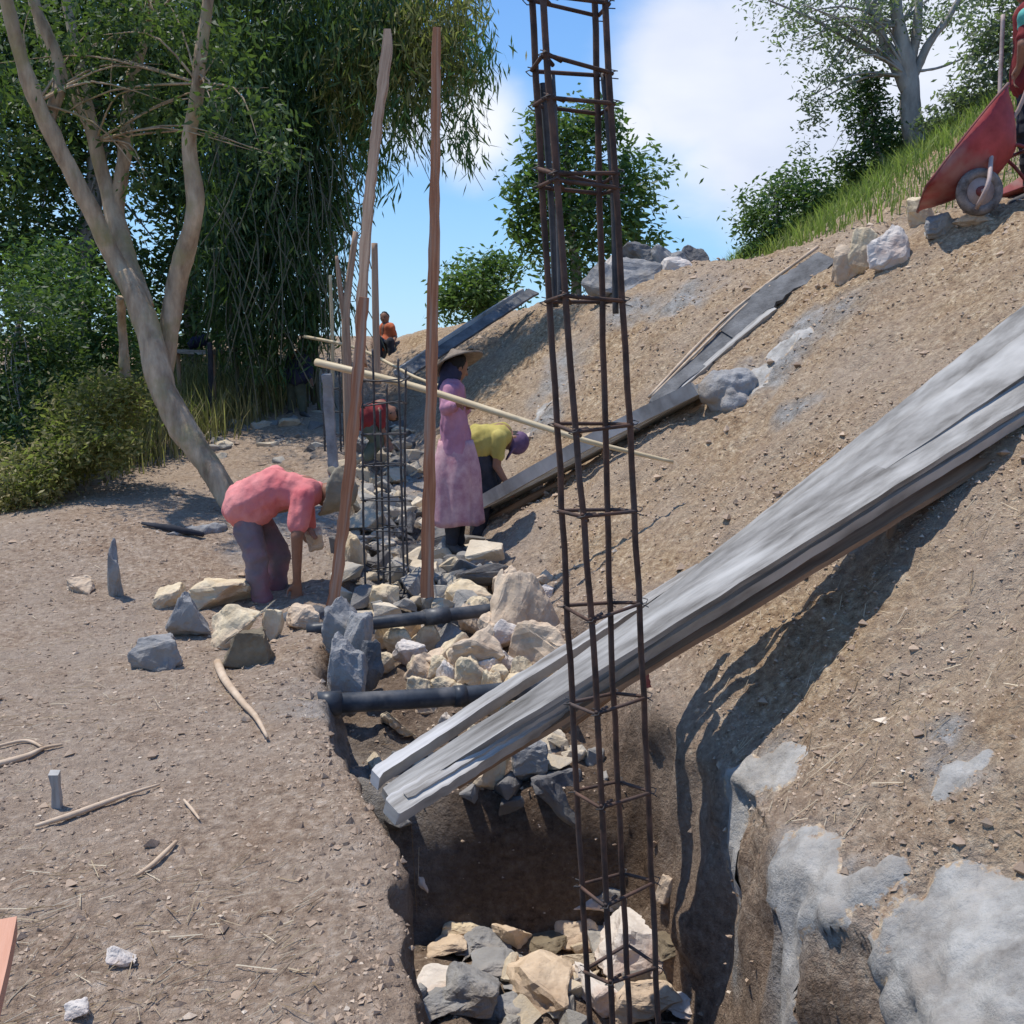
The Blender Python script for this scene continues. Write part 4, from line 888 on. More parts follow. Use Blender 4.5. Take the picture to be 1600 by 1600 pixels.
# the leaning tree at the left
YT_ = 8.3; b0 = G(372, 806)
root = empty('broadleaf_tree', b0, 'big pale-barked leaning tree with spreading limbs on the left bank', 'tree')
def tp(*a): return [at(px, py, Y) for px, py, Y in a]
pts = tp((385, 830, b0.y), (335, 742, b0.y+.1), (285, 665, b0.y+.2), (252, 600, b0.y+.25), (236, 530, b0.y+.3), (215, 470, b0.y+.35), (192, 430, b0.y+.4))
limb('trunk', pts, [.09, .10, .115, .125, .115, .10, .085], 'bark', root, 24, 90)
limbs = [(tp((210, 465, 8.6), (176, 405, 8.6), (140, 325, 8.5), (95, 235, 8.4), (58, 160, 8.3), (30, 80, 8.2), (2, -40, 8.1)), [.08, .075, .07, .07, .06, .05, .045]),
         (tp((222, 480, 8.7), (196, 400, 8.8), (172, 310, 8.9), (150, 220, 8.9), (128, 110, 9), (95, -40, 9.1)), [.10, .08, .06, .055, .045, .03]),
         (tp((190, 400, 8.8), (184, 320, 8.9), (196, 235, 8.9), (206, 130, 9), (236, 40, 9), (250, -40, 9)), [.06, .055, .06, .05, .04, .03]),
         (tp((248, 610, 8.6), (262, 520, 8.6), (276, 440, 8.6), (306, 330, 8.5), (296, 230, 8.5), (310, 130, 8.4), (330, -40, 8.4)), [.10, .08, .075, .07, .05, .05, .04]),
         (tp((75, 190, 8.4), (95, 110, 8.5), (60, 20, 8.5), (45, -30, 8.5)), [.05, .05, .045, .04]),
         (tp((150, 240, 8.9), (130, 170, 9), (80, 90, 9.2), (60, 30, 9.3)), [.04, .05, .045, .04]),
         (tp((196, 590, 9.0), (192, 520, 9.0), (188, 465, 8.8)), [.05, .04, .035])]
for p_, r_ in limbs: limb('limb', p_, r_, 'bark', root, 14, 60)
cls = [cl(370, 190, 8.2, 60, 60), cl(425, 225, 8.0, 42, 40), cl(60, 130, 8.8, 90, 90), cl(190, 60, 8.8, 90, 80), cl(300, 60, 8.6, 80, 90), cl(120, 0, 8.6, 130, 50), cl(230, 170, 8.7, 60, 60), cl(10, 200, 9, 50, 100), cl(225, 290, 8.5, 26, 24)]
tw = MB(); branches(tw, [limbs[0][0][4], limbs[1][0][3], limbs[2][0][4], limbs[3][0][5]], cls, .013, 34, 3); tw.build('twigs', M['bark'], root)
leaves('crown', cls, 6500, 'leafbright', root, .075, .34, .5, seed=1)
def bigtree(label, base, trunkpts, rad, clumps, n, mat, ls, group=None, bark='bark2', name='background_tree', droop=.3, cat='tree', seed=0, nb=16, extra=()):
    root = empty(name, base, label, cat, group)
    P = [Vector(base)-Vector((0, 0, .2))]+trunkpts
    limb('trunk', P, rad, bark, root, 9)
    for p_, r_ in extra: limb('limb', p_, r_, bark, root, 7)
    tw = MB(); branches(tw, P[2:], clumps, rad[-1]*.45, nb, seed); tw.build('twigs', M[bark], root)
    leaves('crown', clumps, n, mat, root, ls, .36, droop, seed=seed)
    return root
def gb(px, Y): x = at(px, 600, Y).x; return Vector((x, Y, H(x, Y)))
# deep foliage behind the leaning tree
gB = 'dark trees behind the leaning tree'
bigtree('dark leafy tree at the far left edge behind the leaning limbs', gb(-60, 12.5), tp((-50, 400, 12.5), (-30, 200, 12.5), (-10, 50, 12.5)), [.16, .12, .1, .06], [cl(-40, 60, 12.5, 150, 150), cl(60, 180, 12.8, 90, 110), cl(-60, 320, 12.5, 110, 110), cl(20, 330, 13.5, 50, 60), cl(90, 30, 12.5, 100, 80)], 15000, 'leafdark', .11, gB, seed=11)
bigtree('dark leafy tree seen between the spreading pale limbs', gb(130, 13), tp((130, 450, 13), (150, 280, 13), (150, 60, 13)), [.15, .12, .1, .06], [cl(120, 110, 13, 130, 120), cl(230, 30, 13, 140, 90), cl(250, 180, 13.3, 110, 130), cl(90, 300, 13, 70, 100), cl(180, 420, 13.2, 90, 70), cl(60, 420, 13, 80, 70)], 20000, 'leafdark', .11, gB, seed=12)
bigtree('dark tree between the leaning tree and the bamboo clump', gb(300, 14), tp((300, 480, 14), (300, 300, 14), (310, 100, 14)), [.14, .11, .09, .06], [cl(330, 60, 14, 130, 110), cl(300, 230, 14, 90, 120), cl(330, 380, 14, 80, 90), cl(310, 500, 14, 90, 60), cl(240, 540, 14, 60, 50)], 18000, 'leafdark', .11, gB, seed=13)
gU = 'undergrowth bushes along the left bank'
bigtree('tall dark green bush at the left edge of the picture', gb(30, 9.4), tp((30, 600, 9.4), (30, 500, 9.4)), [.04, .03, .015], [cl(20, 520, 9.4, 75, 80), cl(40, 640, 9.1, 65, 80), cl(-20, 620, 9.3, 60, 110), cl(90, 580, 9.8, 50, 90), cl(60, 720, 8.9, 45, 50)], 11000, 'leafdark', .065, gU, name='bush', cat='bush', seed=21, nb=12)
bigtree('dark bush rising behind the yellowish undergrowth left of the trunk', gb(130, 10.6), tp((130, 560, 10.6), (130, 470, 10.6)), [.04, .03, .015], [cl(120, 480, 10.6, 70, 90), cl(60, 430, 11, 60, 60), cl(180, 530, 10.6, 50, 60), cl(110, 580, 10.3, 60, 60)], 9000, 'leafmid', .075, gU, name='bush', cat='bush', seed=22, nb=12)
bigtree('yellow-green leafy bush at the foot of the leaning tree', gb(160, 9.3), tp((160, 660, 9.3), (165, 610, 9.3)), [.03, .02, .012], [cl(150, 650, 8.9, 74, 60), cl(185, 615, 8.9, 42, 36), cl(115, 700, 8.6, 52, 46), cl(170, 700, 8.5, 50, 36), cl(60, 745, 8.3, 44, 32)], 9500, 'leafolive', .06, gU, name='bush', cat='bush', seed=23, nb=10)
bigtree('low straw-coloured scrub at the lower left edge of the bank', gb(20, 8.5), tp((20, 760, 8.5), (20, 730, 8.5)), [.02, .015, .01], [cl(10, 740, 8.5, 50, 50), cl(50, 770, 8.3, 40, 26), cl(-10, 790, 8.2, 40, 30)], 2600, 'drygrass', .06, gU, name='bush', cat='bush', seed=24, nb=6)
def blades(name, label, spots, mat, hmin, hmax, w, cat='grass', lean=.35, parent=None):
    k = len(spots); A = np.array([tuple(s) for s in spots]); h = hmin+(hmax-hmin)*rng.random(k); az = rng.random(k)*6.283; ln = lean*h*rng.random(k)
    d = np.stack([np.cos(az), np.sin(az), np.zeros(k)], 1); s_ = np.stack([-np.sin(az+.6), np.cos(az+.6), np.zeros(k)], 1)*w
    up = np.array([0, 0, 1.])
    m = A+d*ln[:, None]*.35+up*(h*.6)[:, None]; t = A+d*ln[:, None]+up*h[:, None]
    V = np.stack([A-s_, A+s_, m+s_*.7, t, m-s_*.7], 1).reshape(-1, 3)
    F = np.arange(5*k).reshape(-1, 5)
    o = link(name, npmesh(name, V, F, np.repeat(rng.random(k), 5)), M[mat], parent, False)
    if parent is None: tag(o, label, cat, kind='stuff')
    return o
sp = []
while len(sp) < 14000:
    y = random.uniform(9.2, 17); x = random.uniform(2.3, 9)
    if x/y < .2 or x/y > .6: continue
    z = H(x, y)
    if z < 2.45+.1*x*0+.14*x-.12: continue
    if y < 10 and random.random() < .6: continue
    sp.append((x, y, z-.02))
blades('hill_grass', 'bright green grass covering the knoll below the right-hand tree', sp, 'grass', .08, .30, .007, lean=.9)
sp = []
for _ in range(14000):
    p = (random.uniform(-6.5, -2.6), random.uniform(8.0, 13.5)); bx = -4.65+(p[1]-8)*.42
    if p[0] > bx+random.uniform(-.2, .4): continue
    sp.append((p[0], p[1], H(*p)-.02))
blades('bank_grass', 'dry yellow grass along the edge of the left bank', sp, 'drygrass', .18, .62, .007, lean=.7)
# the bamboo clump
root = empty('bamboo_clump', gb(430, 12.5), 'dense dark bamboo clump with hanging leaves in the left centre', 'bamboo')
for i in range(46):
    b = gb(random.uniform(335, 500), random.uniform(11.8, 13.6)); s = random.uniform(-1.6, 1.9); top = random.uniform(5.5, 8.5)
    p = [b-Vector((0, 0, .1)), b+Vector((s*.15, random.uniform(-.1, .1), top*.35)), b+Vector((s*.45, random.uniform(-.2, .2), top*.7)), b+Vector((s*1.1, random.uniform(-.3, .3), top)), b+Vector((s*1.9+.2, -.3, top+.2))]
    MB().tube(resample(p, 16), [random.uniform(.011, .026)*(1-.75*k/15) for k in range(16)], 6).build('culm', M['culm'], root)
bc = [cl(430, 60, 12.5, 120, 130), cl(390, 240, 12.3, 90, 110), cl(480, 190, 12.3, 75, 120), cl(540, 60, 12, 100, 90), cl(440, 360, 12.4, 75, 90), cl(350, 420, 11.9, 50, 100), cl(420, 500, 11.9, 75, 70), cl(470, 430, 11.8, 46, 90), cl(380, 340, 11.8, 60, 70), cl(600, 20, 11.8, 90, 60), cl(515, 300, 12.2, 30, 70), cl(400, -60, 12.3, 200, 60)]
leaves('foliage', bc, 44000, 'leafdark', root, .15, .15, 1.0, seed=31, hang=1)
bc2 = [cl(640, 90, 11.6, 80, 60), cl(700, 100, 11.4, 48, 46), cl(560, 130, 11.8, 50, 60), cl(690, 10, 11.5, 60, 40)]
leaves('foliage', bc2, 7000, 'leafolive', root, .14, .15, 1.0, seed=32, hang=1)
bc3 = [cl(610, 170, 11.5, 40, 50), cl(725, 190, 11.3, 26, 60), cl(560, 230, 11.8, 30, 60), cl(640, 180, 11.5, 50, 30), cl(530, 380, 12, 22, 70), cl(745, 90, 11.3, 28, 60), cl(600, 260, 11.6, 18, 40), cl(520, 460, 12, 24, 60)]
leaves('foliage', bc3, 2600, 'leafmid', root, .15, .14, 1.1, seed=33, hang=1)
tw = MB()
for i in range(130):
    s = at(random.uniform(330, 540), random.uniform(180, 470), random.uniform(11.0, 12.4)); e = s+Vector((random.uniform(-.5, .5), 0, -random.uniform(.5, 1.5)))
    tw.tube(resample([s, s.lerp(e, .5)+Vector((random.uniform(-.1, .1), 0, 0)), e], 6), .007, 4, False)
for i in range(26):
    s = at(random.uniform(520, 560), random.uniform(20, 120), 12); e = at(random.uniform(600, 760), random.uniform(60, 300), 11.5)
    tw.tube(resample([s, s.lerp(e, .55)+Vector((0, 0, .35)), e], 8), [.014-.0015*k for k in range(8)], 4, False)
tw.build('twigs', M['culm'], root)
# trees beyond the crest
bigtree('loose airy tree rising behind the steel cage on the crest', gb(900, 16), tp((900, 420, 16), (890, 330, 16), (885, 220, 16)), [.10, .08, .06, .03], [cl(900, 380, 16, 78, 66), cl(870, 290, 16, 62, 70), cl(975, 270, 16.3, 60, 56), cl(985, 350, 16, 52, 50), cl(900, 210, 16, 44, 50), cl(845, 220, 16, 24, 60), cl(825, 330, 16, 26, 70), cl(940, 190, 16, 26, 34)], 9500, 'leafmid', .13, seed=41, nb=24)
bigtree('small round dark green tree beyond the crest between the red pole and the cage', gb(745, 18), tp((745, 470, 18), (745, 440, 18)), [.07, .06, .03], [cl(745, 450, 18, 52, 46), cl(780, 420, 18, 28, 28), cl(705, 470, 18, 26, 30), cl(760, 480, 18, 50, 24)], 5000, 'leafmid', .12, seed=42)
bigtree('tall grey-trunked tree with thin pale foliage on the grassy knoll', gb(1425, 13.5), tp((1424, 200, 13.5), (1420, 120, 13.5), (1405, 40, 13.5), (1400, -40, 13.5)), [.14, .13, .11, .09, .06],
        [cl(1330, 20, 13.5, 90, 56), cl(1260, 60, 13.5, 60, 40), cl(1290, 130, 13.4, 46, 44), cl(1400, 20, 13.5, 80, 56), cl(1345, 90, 13.6, 50, 40), cl(1240, 0, 13.5, 70, 34), cl(1265, 190, 13.3, 24, 50), cl(1480, 20, 13.8, 60, 40)], 5600, 'leafpale', .07, seed=43, nb=30,
        extra=[(tp((1418, 140, 13.5), (1395, 95, 13.5), (1372, 40, 13.5), (1340, -40, 13.5)), [.09, .07, .05, .03]), (tp((1426, 120, 13.5), (1450, 70, 13.5), (1480, 30, 13.5), (1520, -40, 13.5)), [.07, .05, .04, .025]),
               (tp((1422, 100, 13.5), (1432, 50, 13.5), (1440, -40, 13.5)), [.07, .06, .04]), (tp((1395, 100, 13.5), (1340, 70, 13.5), (1270, 30, 13.5), (1200, 0, 13.5)), [.035, .03, .02, .01]), (tp((1430, 112, 13.5), (1470, 105, 13.5), (1520, 85, 13.5)), [.02, .015, .008])])
gS = 'shrubs on the grassy knoll'
bigtree('dark bush at the lower left end of the grassy knoll', gb(1215, 13.6), tp((1215, 350, 13.6), (1215, 300, 13.6)), [.04, .03, .02], [cl(1225, 330, 13.6, 58, 52), cl(1250, 290, 13.6, 40, 36), cl(1180, 350, 13.6, 28, 50), cl(1200, 390, 13.4, 34, 28), cl(1280, 320, 13.6, 26, 36)], 5200, 'leafmid', .08, gS, name='bush', cat='bush', seed=44)
bigtree('dark bush around the foot of the grey trunk', gb(1375, 13.8), tp((1370, 230, 13.8), (1365, 190, 13.8)), [.04, .03, .02], [cl(1370, 205, 13.8, 40, 44), cl(1345, 155, 13.8, 34, 36), cl(1330, 260, 13.8, 34, 32), cl(1400, 220, 14, 34, 30), cl(1365, 130, 13.8, 20, 20)], 4600, 'leafdark', .08, gS, name='bush', cat='bush', seed=45)
bigtree('green bush behind the wheelbarrow at the right edge', gb(1570, 12), tp((1570, 130, 12), (1570, 60, 12)), [.05, .04, .02], [cl(1570, 60, 12, 50, 60), cl(1540, 110, 12, 44, 44), cl(1600, 130, 12, 50, 50), cl(1500, 150, 12.4, 36, 26), cl(1470, 185, 12.6, 40, 22), cl(1580, 0, 12, 50, 40)], 5000, 'leafpale', .08, gS, name='bush', cat='bush', seed=46)
# ------------------------------------------------------------------ wheelbarrow
def quadsheet(P, th):
    """grid of points -> solid sheet"""
    V = [p for row in P for p in row]; n = len(P[0]); m = len(P); F = []
    for i in range(m-1):
        for j in range(n-1): a = i*n+j; F.append((a, a+1, a+n+1, a+n))
    return V, F
YW = 7.15
root = empty('wheelbarrow', G(1530, 322), 'worn red wheelbarrow tipped up on the rim at the upper right', 'wheelbarrow')
nose = at(1440, 312, YW); rim = at(1563, 158, YW); ax = (rim-nose).normalized(); Lr = (rim-nose).length
perp = Vector((ax.z, 0, -ax.x)).normalized()   # toward the belly of the tray, down-right
yv = Vector((0, 1, 0)); yt = (yv+perp*.36).normalized(); perp = (perp-yv*.36).normalized(); V = []; F = []; nu, nv = 14, 17
for i in range(nu+1):
    u = i/nu; dp = .27*math.sin(math.pi*min(u*1.15, 1)**.85)**.7 if 0 < u < 1 else 0.0
    dp = .29*(min(u/.45, 1)**.6)*(min((1-u)/.3, 1)**.6)
    for j in range(nv+1):
        v = j/nv*2-1; hw = .30*(.55+.45*math.sin(math.pi*(.18+.6*u)))*(1-.1*0)
        d = dp*(1-abs(v)**2.4); V.append(nose+ax*(Lr*u)+yt*(hw*v)+perp*d)
for i in range(nu):
    for j in range(nv): a = i*(nv+1)+j; F.append((a, a+nv+1, a+nv+2, a+1))
o = MB().add(V, F).build('tray', M['redpaint'], root); so = o.modifiers.new('solid', 'SOLIDIFY'); so.thickness = .012
edge = [V[j] for j in range(nv+1)]+[V[i*(nv+1)+nv] for i in range(1, nu+1)]+[V[nu*(nv+1)+j] for j in range(nv-1, -1, -1)]+[V[i*(nv+1)] for i in range(nu-1, -1, -1)]
MB().tube(edge, .011, 7).build('rim_bead', M['darkred'], root)
wc = at(1530, 300, YW-.24)
w = MB(); nR = 28
V, F = [], []
for i in range(nR):
    th = 2*math.pi*i/nR
    for j in range(10):
        ph = 2*math.pi*j/10; rr = .122+.036*math.cos(ph); V.append(wc+Vector((math.cos(th)*rr, .040*math.sin(ph), math.sin(th)*rr)))
for i in range(nR):
    for j in range(10): F.append((i*10+j, i*10+(j+1) % 10, ((i+1) % nR)*10+(j+1) % 10, ((i+1) % nR)*10+j))
wh = MB().add(V, F).build('wheel', M['tyre'], root)
MB().tube([wc+Vector((0, -.022, 0)), wc+Vector((0, .022, 0))], .098, 24).build('rim_disc', M['tube'], wh)
MB().tube([wc+Vector((0, -.05, 0)), wc+Vector((0, .05, 0))], .034, 14).build('hub', M['darkred'], wh)
for s in (-.17, .17):
    MB().tube(resample([wc+Vector((-.05, s*.5, -.12)), wc+Vector((-.02, s, .03)), at(1535, 235, YW)+yv*s, at(1575, 175, YW)+yv*s, at(1592, 90, YW)+yv*s*1.5, at(1600, 0, YW)+yv*s*1.7], 22), .015, 8).build('handle', M['tube'], root)
    MB().tube(resample([at(1535, 238, YW)+yv*s, at(1590, 240, YW)+yv*s, at(1640, 300, YW)+yv*s], 8), .013, 7).build('leg', M['darkred'], root)
MB().tube([at(1590, 240, YW)-yv*.17, at(1590, 240, YW)+yv*.17], .013, 7).build('cross_bar', M['darkred'], root)
MB().tube([wc-yv*.1, wc+yv*.1], .012, 8).build('axle', M['tube'], root)
V = [at(1575, 215, YW+.15), at(1640, 215, YW+.15), at(1640, 300, YW+.1), at(1575, 285, YW+.1)]
root = empty('wheelbarrow', G(1590, 300), 'second dark red wheelbarrow mostly cut off by the right edge', 'wheelbarrow')
V = []; F = []
for i in range(9):
    for j in range(9):
        u = i/8; v = j/8*2-1; c = at(1572, 300, YW+.45).lerp(at(1720, 200, YW+.45), u); V.append(c+yv*.28*v+Vector((.5, 0, -.8))*(.18*(1-v**4)*min(u*4, 1)))
for i in range(8):
    for j in range(8): a = i*9+j; F.append((a, a+9, a+10, a+1))
o = MB().add(V, F).build('tray', M['darkred'], root); o.modifiers.new('solid', 'SOLIDIFY').thickness = .012
# ------------------------------------------------------------------ people
def hand(mb, w, d, nrm, s=1.0, curl=.5):
    """palm and five fingers from wrist w along d, palm facing nrm"""
    d = d.normalized(); nrm = (nrm-d*nrm.dot(d)).normalized(); sd_ = d.cross(nrm)
    for k in (-1, 0, 1): capsule(mb, w+sd_*.012*k*s, .017*s, w+d*.085*s+sd_*.024*k*s, .014*s, 8)
    for i, ln in enumerate((.068, .078, .072, .056)):
        b = w+d*.09*s+sd_*(.033-.022*i)*s; f1 = b+(d*math.cos(curl*.6)+nrm*math.sin(curl*.6))*ln*.55*s; f2 = f1+(d*math.cos(curl*1.6)+nrm*math.sin(curl*1.6))*ln*.5*s
        capsule(mb, b, .0095*s, f1, .0085*s, 8); capsule(mb, f1, .0085*s, f2, .0075*s, 8)
    b = w+d*.03*s+sd_*.028*s; f1 = b+(d*.7+sd_*.6+nrm*.3).normalized()*.045*s; capsule(mb, b, .013*s, f1, .010*s, 8); capsule(mb, f1, .010*s, f1+(d+nrm*.5).normalized()*.032*s, .0085*s, 8)
def foot(mb, a, d, s=1.0, r=.036): capsule(mb, a+Vector((0, 0, -.03)), r*1.1*s, a+d.normalized()*.15*s+Vector((0, 0, -.05)), r*.75*s)
def person(name, label, J, Y, sc=1.0, shirt='pinkshirt', pants='greytrouser', hatf=None, hair=True, sleeves=.6, boots='rubber', face=Vector((1, 0, 0)), bulk=1.0, skirt=None, legs=True, fat=1.0, palm=Vector((0, -1, 0)), curl=.6, longsleeve=False, voxel=.011, arch=0.0):
    j = {k: at(v[0], v[1], Y+(v[2] if len(v) > 2 else 0)) for k, v in J.items()}
    base = j.get('ankR', j['hipR']).copy(); root = empty(name, base, label, 'person')
    s = sc; b = MB(); chest = (j['shL']+j['shR'])/2; pel = (j['hipL']+j['hipR'])/2; nk = j['neck']; hd = j['head']
    up = (hd-nk).normalized()
    # skin body
    capsule(b, pel, .10*s, chest, .11*s); capsule(b, chest, .06*s, nk, .052*s); capsule(b, nk, .05*s, hd-up*.05*s, .052*s)
    fw = (face-up*face.dot(up)).normalized(); sd_ = up.cross(fw)
    ellipsoid(b, hd, .079*s, .088*s, .108*s, Matrix((sd_, fw, up)).transposed())
    ellipsoid(b, hd-up*.05*s+fw*.03*s, .052*s, .055*s, .055*s, Matrix((sd_, fw, up)).transposed())
    capsule(b, hd+fw*.08*s+up*.005*s, .010*s, hd+fw*.098*s-up*.028*s, .014*s, 8)
    capsule(b, hd+fw*.078*s-up*.058*s-sd_*.014*s, .009*s, hd+fw*.078*s-up*.058*s+sd_*.014*s, .009*s, 8)
    for k in (-1, 1): ellipsoid(b, hd+sd_*.080*s*k-fw*.005*s, .012*s, .02*s, .03*s, Matrix((sd_, fw, up)).transposed(), 8)
    for k in 'LR':
        sh, el, wr = j['sh'+k], j['el'+k], j['wr'+k]
        capsule(b, sh, .050*s*bulk, el, .038*s*bulk); capsule(b, el, .038*s*bulk, wr, .025*s*bulk); hand(b, wr, (wr-el).normalized(), palm, s, curl)
        if legs:
            h, kn, an = j['hip'+k], j['kn'+k], j['ank'+k]
            capsule(b, h, .075*s, kn, .052*s); capsule(b, kn, .050*s, an, .034*s); foot(b, an, j['toe'+k]-an if 'toe'+k in j else face, s)
    remesh(b, 'body', M['skin'], root, voxel*.8, 3)
    e = MB()
    for k in (-1, 1): ellipsoid(e, hd+fw*.080*s+sd_*.030*k*s+up*.012*s, .012*s, .007*s, .008*s, Matrix((sd_, fw, up)).transposed(), 8)
    e.build('eyes', M['eye'], root)
    # shirt
    b = MB(); bel = pel.lerp(chest, .52)+Vector((0, 0, arch))
    side = (j['shR']-j['shL']); 
    for k, o_ in (('L', -1), ('R', 1)):
        capsule(b, pel.lerp(j['hip'+k], .8)+(chest-pel).normalized()*.03*s, .152*s*fat, bel+(j['sh'+k]-chest)*.4, (.118+arch*.35)*s*fat); capsule(b, bel+(j['sh'+k]-chest)*.4, (.118+arch*.35)*s*fat, chest.lerp(j['sh'+k], .5), .105*s)
        capsule(b, chest, .085*s, j['sh'+k], .068*s*bulk); sh, el, wr = j['sh'+k], j['el'+k], j['wr'+k]
        capsule(b, sh, .070*s*bulk, sh.lerp(el, sleeves), .060*s*bulk)
        if longsleeve: capsule(b, el, .052*s*bulk, el.lerp(wr, .85), .038*s*bulk); capsule(b, sh.lerp(el, sleeves), .058*s*bulk, el, .052*s*bulk)
    capsule(b, chest, .08*s, nk, .056*s)
    remesh(b, 'shirt', M[shirt], root, voxel, 3, .017*s, 8, (1.6, 1, .7), seed=int(Y*10))
    if legs and pants:
        b = MB(); capsule(b, j['hipL'], .104*s*fat, j['hipR'], .104*s*fat)
        for k in 'LR':
            h, kn, an = j['hip'+k], j['kn'+k], j['ank'+k]; capsule(b, h, .100*s, kn, .080*s); capsule(b, kn, .076*s, kn.lerp(an, .93), .060*s)
        remesh(b, 'trousers', M[pants], root, voxel, 3, .012*s, 9, (1, 1, 1.6), seed=int(Y*7))
        b = MB()
        for k in 'LR': an = j['ank'+k]; capsule(b, an+Vector((0, 0, .02)), .044*s, an, .044*s); foot(b, an, j['toe'+k]-an if 'toe'+k in j else face, s, .046)
        remesh(b, 'boots', M[boots], root, voxel, 2)
    if hair:
        b = MB(); ellipsoid(b, hd+up*.022*s-fw*.022*s, .088*s, .090*s, .102*s, Matrix((sd_, fw, up)).transposed()); remesh(b, 'hair', M['hair'], root, voxel, 2, .006, 40)
    return root, j, hd, up, fw, sd_
# pink-shirted man bending over
DY = 6.35
r_, j, hd, up, fw, sd_ = person('person', 'man in pink shirt, grey trousers and drab hat bending down beside the crooked pole', dict(
    hipL=(388, 785, .10), hipR=(378, 792, -.10), shL=(478, 764, .16), shR=(474, 774, -.17), neck=(497, 766, 0), head=(520, 774, 0),
    elR=(464, 838, -.26), wrR=(464, 908, -.2), elL=(482, 840, .1), wrL=(488, 835, -.05), knL=(436, 868, .10), ankL=(430, 968, .15), knR=(400, 868, -.14), ankR=(412, 968, -.12),
    toeL=(470, 975, .15), toeR=(450, 978, -.12)), DY, 1.0, arch=.06, sleeves=.72, face=Vector((.35, -.15, -.92)), hair=False, fat=1.04, bulk=1.06)
b = MB(); rot = Matrix((sd_, fw, up)).transposed()
ellipsoid(b, hd+up*.045-fw*.03, .112, .125, .11, rot); capsule(b, hd+up*.02-fw*.10-sd_*.05, .03, hd-fw*.15-up*.06, .03)
V = []; F = []; nn = 28
for k, (rr, hh) in enumerate(((.10, .06), (.135, .02), (.168, -.035), (.162, -.05), (.12, .0), (.09, .03))):
    for i in range(nn): a = 2*math.pi*i/nn; V.append(hd+up*(.01+hh+.01*math.sin(3*a))-fw*.02+sd_*math.cos(a)*rr+fw*math.sin(a)*rr*1.05)
for k in range(5):
    for i in range(nn): F.append((k*nn+i, k*nn+(i+1) % nn, (k+1)*nn+(i+1) % nn, (k+1)*nn+i))
b.add(V, F+[tuple(range(nn)), tuple(range(5*nn, 6*nn))])
remesh(b, 'hat', M['khaki'], r_, .010, 3, .005, 25)
# the little fresh-cut block in his left hand
bm = hullstone((.12, .10, .16), 77, flat=1); me = bpy.data.meshes.new('stone'); bm.to_mesh(me); bm.free()
o = link('stone', me, M['tstone'], None, False); o.location = at(492, 842, DY-.12); tag(o, 'small orange-tan stone held in the left hand of the man in pink', 'stone')
# woman in wide hat
r_, j, hd, up, fw, sd_ = person('person', 'woman standing in mauve top, long pink skirt and wide conical hat', dict(
    hipL=(712, 708, .05), hipR=(712, 708, -.05), shL=(708, 612, .15), shR=(706, 612, -.15), neck=(708, 592), head=(714, 574),
    elR=(698, 640, -.2), wrR=(714, 632, -.32), elL=(714, 655, .2), wrL=(730, 636, .05), knL=(714, 770, .05), ankL=(716, 850, .08), knR=(712, 770, -.05), ankR=(706, 850, -.08), toeR=(728, 858, -.1), toeL=(736, 858, .1)),
    7.35, .92, shirt='mauve', pants='darkcloth', face=Vector((.9, .35, .05)), sleeves=.95, longsleeve=True, bulk=1.0, fat=.9, curl=.9)
def cone_hat(root, c, up, rad, h, mat):
    a = up.orthogonal().normalized(); b2 = up.cross(a); V = []; F = []; nn = 36; prof = [(0.012, h), (rad*.3, h*.66), (rad*.6, h*.34), (rad, 0), (rad*.985, -.012), (rad*.6, h*.34-.02), (rad*.3, h*.66-.02), (0.01, h-.02)]
    for rr, hh in prof:
        for i in range(nn): t = 2*math.pi*i/nn; V.append(c+up*(hh+.006*math.sin(2*t+1)*(rr/rad))+a*math.cos(t)*rr+b2*math.sin(t)*rr)
    for k in range(len(prof)-1):
        for i in range(nn): F.append((k*nn+i, k*nn+(i+1) % nn, (k+1)*nn+(i+1) % nn, (k+1)*nn+i))
    F.append(tuple(range(nn))[::-1])
    return MB().add(V, F).build('conical_hat', M[mat], root)
cone_hat(r_, hd+Vector((.005, 0, .035)), Vector((-.42, .30, 1)).normalized(), .20, .11, 'straw_hat')
b = MB(); ellipsoid(b, hd-fw*.03-up*.05, .092, .085, .12, Matrix((sd_, fw, up)).transposed()); capsule(b, hd-fw*.04-up*.1, .06, hd-fw*.03-up*.16, .07); remesh(b, 'head_scarf', M['navy'], r_, .011, 2, .004, 30)
V = []; F = []; nn = 44; top = (j['hipL']+j['hipR'])/2+Vector((0, 0, .10)); bot = (j['ankL']+j['ankR'])/2+Vector((.01, 0, .16))
for k in range(15):
    f = k/14; c = top.lerp(bot, f)
    for i in range(nn):
        t = 2*math.pi*i/nn; rr = (.128+.05*math.sin(min(f*3.2, 1.57))+.012*f)*(1+(.02+.10*f)*math.sin(5*t+1.2*math.sin(3*f)+1)+.05*f*math.sin(11*t)); V.append(c+Vector((math.cos(t)*rr*1.0, math.sin(t)*rr*1.05, .012*f*math.sin(4*t))))
for k in range(14):
    for i in range(nn): F.append((k*nn+i, (k+1)*nn+i, (k+1)*nn+(i+1) % nn, k*nn+(i+1) % nn))
o = MB().add(V, F).build('skirt', M['pinkskirt'], r_); o.modifiers.new('solid', 'SOLIDIFY').thickness = .006
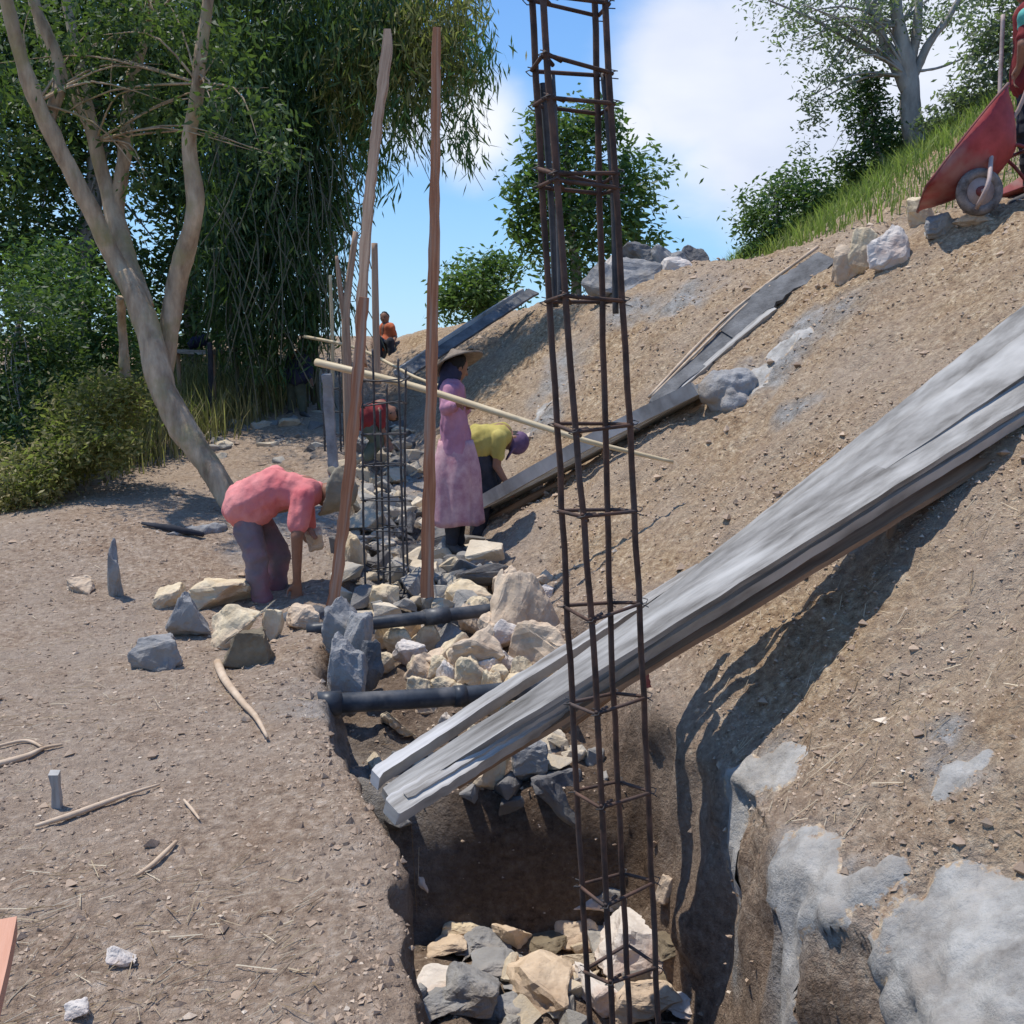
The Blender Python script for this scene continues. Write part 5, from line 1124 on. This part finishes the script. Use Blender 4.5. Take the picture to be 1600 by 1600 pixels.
# stooping man in yellow
r_, j, hd, up, fw, sd_ = person('person', 'man in yellow shirt and purple cap stooping over the middle chute behind the woman', dict(
    hipL=(750, 690, .10), hipR=(750, 694, -.08), shL=(782, 676, .14), shR=(780, 684, -.14), neck=(790, 682), head=(803, 690),
    elR=(776, 728, -.16), wrR=(790, 752, -.18), elL=(768, 722, .2), wrL=(776, 752, .2), knL=(770, 750, .1), ankL=(752, 836, .1), knR=(764, 756, -.1), ankR=(748, 836, -.1), toeR=(770, 842, -.1), toeL=(775, 842, .1)),
    8.0, .92, shirt='yellow', pants='darkcloth', face=Vector((.6, -.2, -.75)), hair=True, sleeves=.6, fat=1.05)
b = MB(); rot = Matrix((sd_, fw, up)).transposed(); ellipsoid(b, hd+up*.035-fw*.01, .095, .104, .09, rot); ellipsoid(b, hd+up*.02+fw*.11, .07, .075, .012, rot); remesh(b, 'cap', M['purple'], r_, .010, 2)
# man in dark clothes by the bamboo
person('person', 'man in dark jacket and dull green trousers standing by the foot of the bamboo clump', dict(
    hipL=(458, 588, .1), hipR=(468, 590, -.1), shL=(454, 558, .12), shR=(476, 560, -.1), neck=(468, 550), head=(474, 541),
    elR=(484, 578, -.1), wrR=(486, 594, -.2), elL=(450, 580, .1), wrL=(452, 598, .1), knL=(456, 615, .05), ankL=(455, 640, .1), knR=(470, 616, -.05), ankR=(472, 642, -.05), toeR=(480, 645, -.1), toeL=(448, 643, 0)),
    12.0, .78, shirt='navy', pants='greencloth', face=Vector((.8, -.2, -.3)), longsleeve=True, sleeves=.95, fat=1.15, voxel=.015)
# person in red bending in the trench
person('person', 'worker in dark red shirt crouched in the trench behind the thin steel cage', dict(
    hipL=(566, 652, .1), hipR=(568, 656, -.1), shL=(594, 636, .13), shR=(594, 642, -.13), neck=(602, 638), head=(610, 645),
    elR=(596, 668, -.1), wrR=(604, 685, -.1), elL=(590, 664, .1), wrL=(600, 682, .2), knL=(590, 684, .1), ankL=(572, 712, .1), knR=(590, 690, -.1), ankR=(574, 716, -.1), toeR=(586, 720, -.1), toeL=(586, 716, .1)),
    9.6, .85, shirt='redcloth', pants='greencloth', face=Vector((.6, -.2, -.6)), sleeves=.8, voxel=.014)
# person in orange on the crest
person('person', 'far worker in orange shirt sitting on the crest under the open sky', dict(
    hipL=(600, 540, .1), hipR=(606, 542, -.1), shL=(598, 512, .05), shR=(612, 514, -.1), neck=(603, 506), head=(601, 497),
    elR=(618, 526, -.1), wrR=(614, 536, -.3), elL=(594, 526, 0), wrL=(598, 536, -.25), knL=(592, 532, -.35), ankL=(592, 556, -.4), knR=(610, 534, -.4), ankR=(612, 558, -.45), toeR=(612, 560, -.6), toeL=(590, 558, -.6)),
    15.2, .85, shirt='orangecloth', pants='darkcloth', face=Vector((-.2, -1, 0)), sleeves=.7, voxel=.018)
# person pushing the wheelbarrow, cut by the frame
r_, j, hd, up, fw, sd_ = person('person', 'person in red shirt and dark trousers behind the wheelbarrow, cut by the right edge', dict(
    hipL=(1612, 130, .1), hipR=(1612, 132, -.1), shL=(1608, 24, .15), shR=(1608, 26, -.15), neck=(1606, 4), head=(1602, -20),
    elR=(1598, 70, -.2), wrR=(1594, 100, -.15), elL=(1600, 70, .2), wrL=(1596, 100, .17), knL=(1606, 210, .1), ankL=(1616, 296, .1), knR=(1606, 210, -.1), ankR=(1614, 300, -.1), toeR=(1596, 304, -.1), toeL=(1598, 300, .1)),
    7.45, .98, shirt='redcloth', pants='darkcloth', face=Vector((-.9, -.3, -.3)), sleeves=.7)
b = MB(); capsule(b, j['shR'].lerp(j['elR'], .05)+Vector((-.03, -.03, .0)), .06, j['shR'].lerp(j['elR'], .25), .07); remesh(b, 'towel', M['teal'], r_, .012, 2, .006, 20)
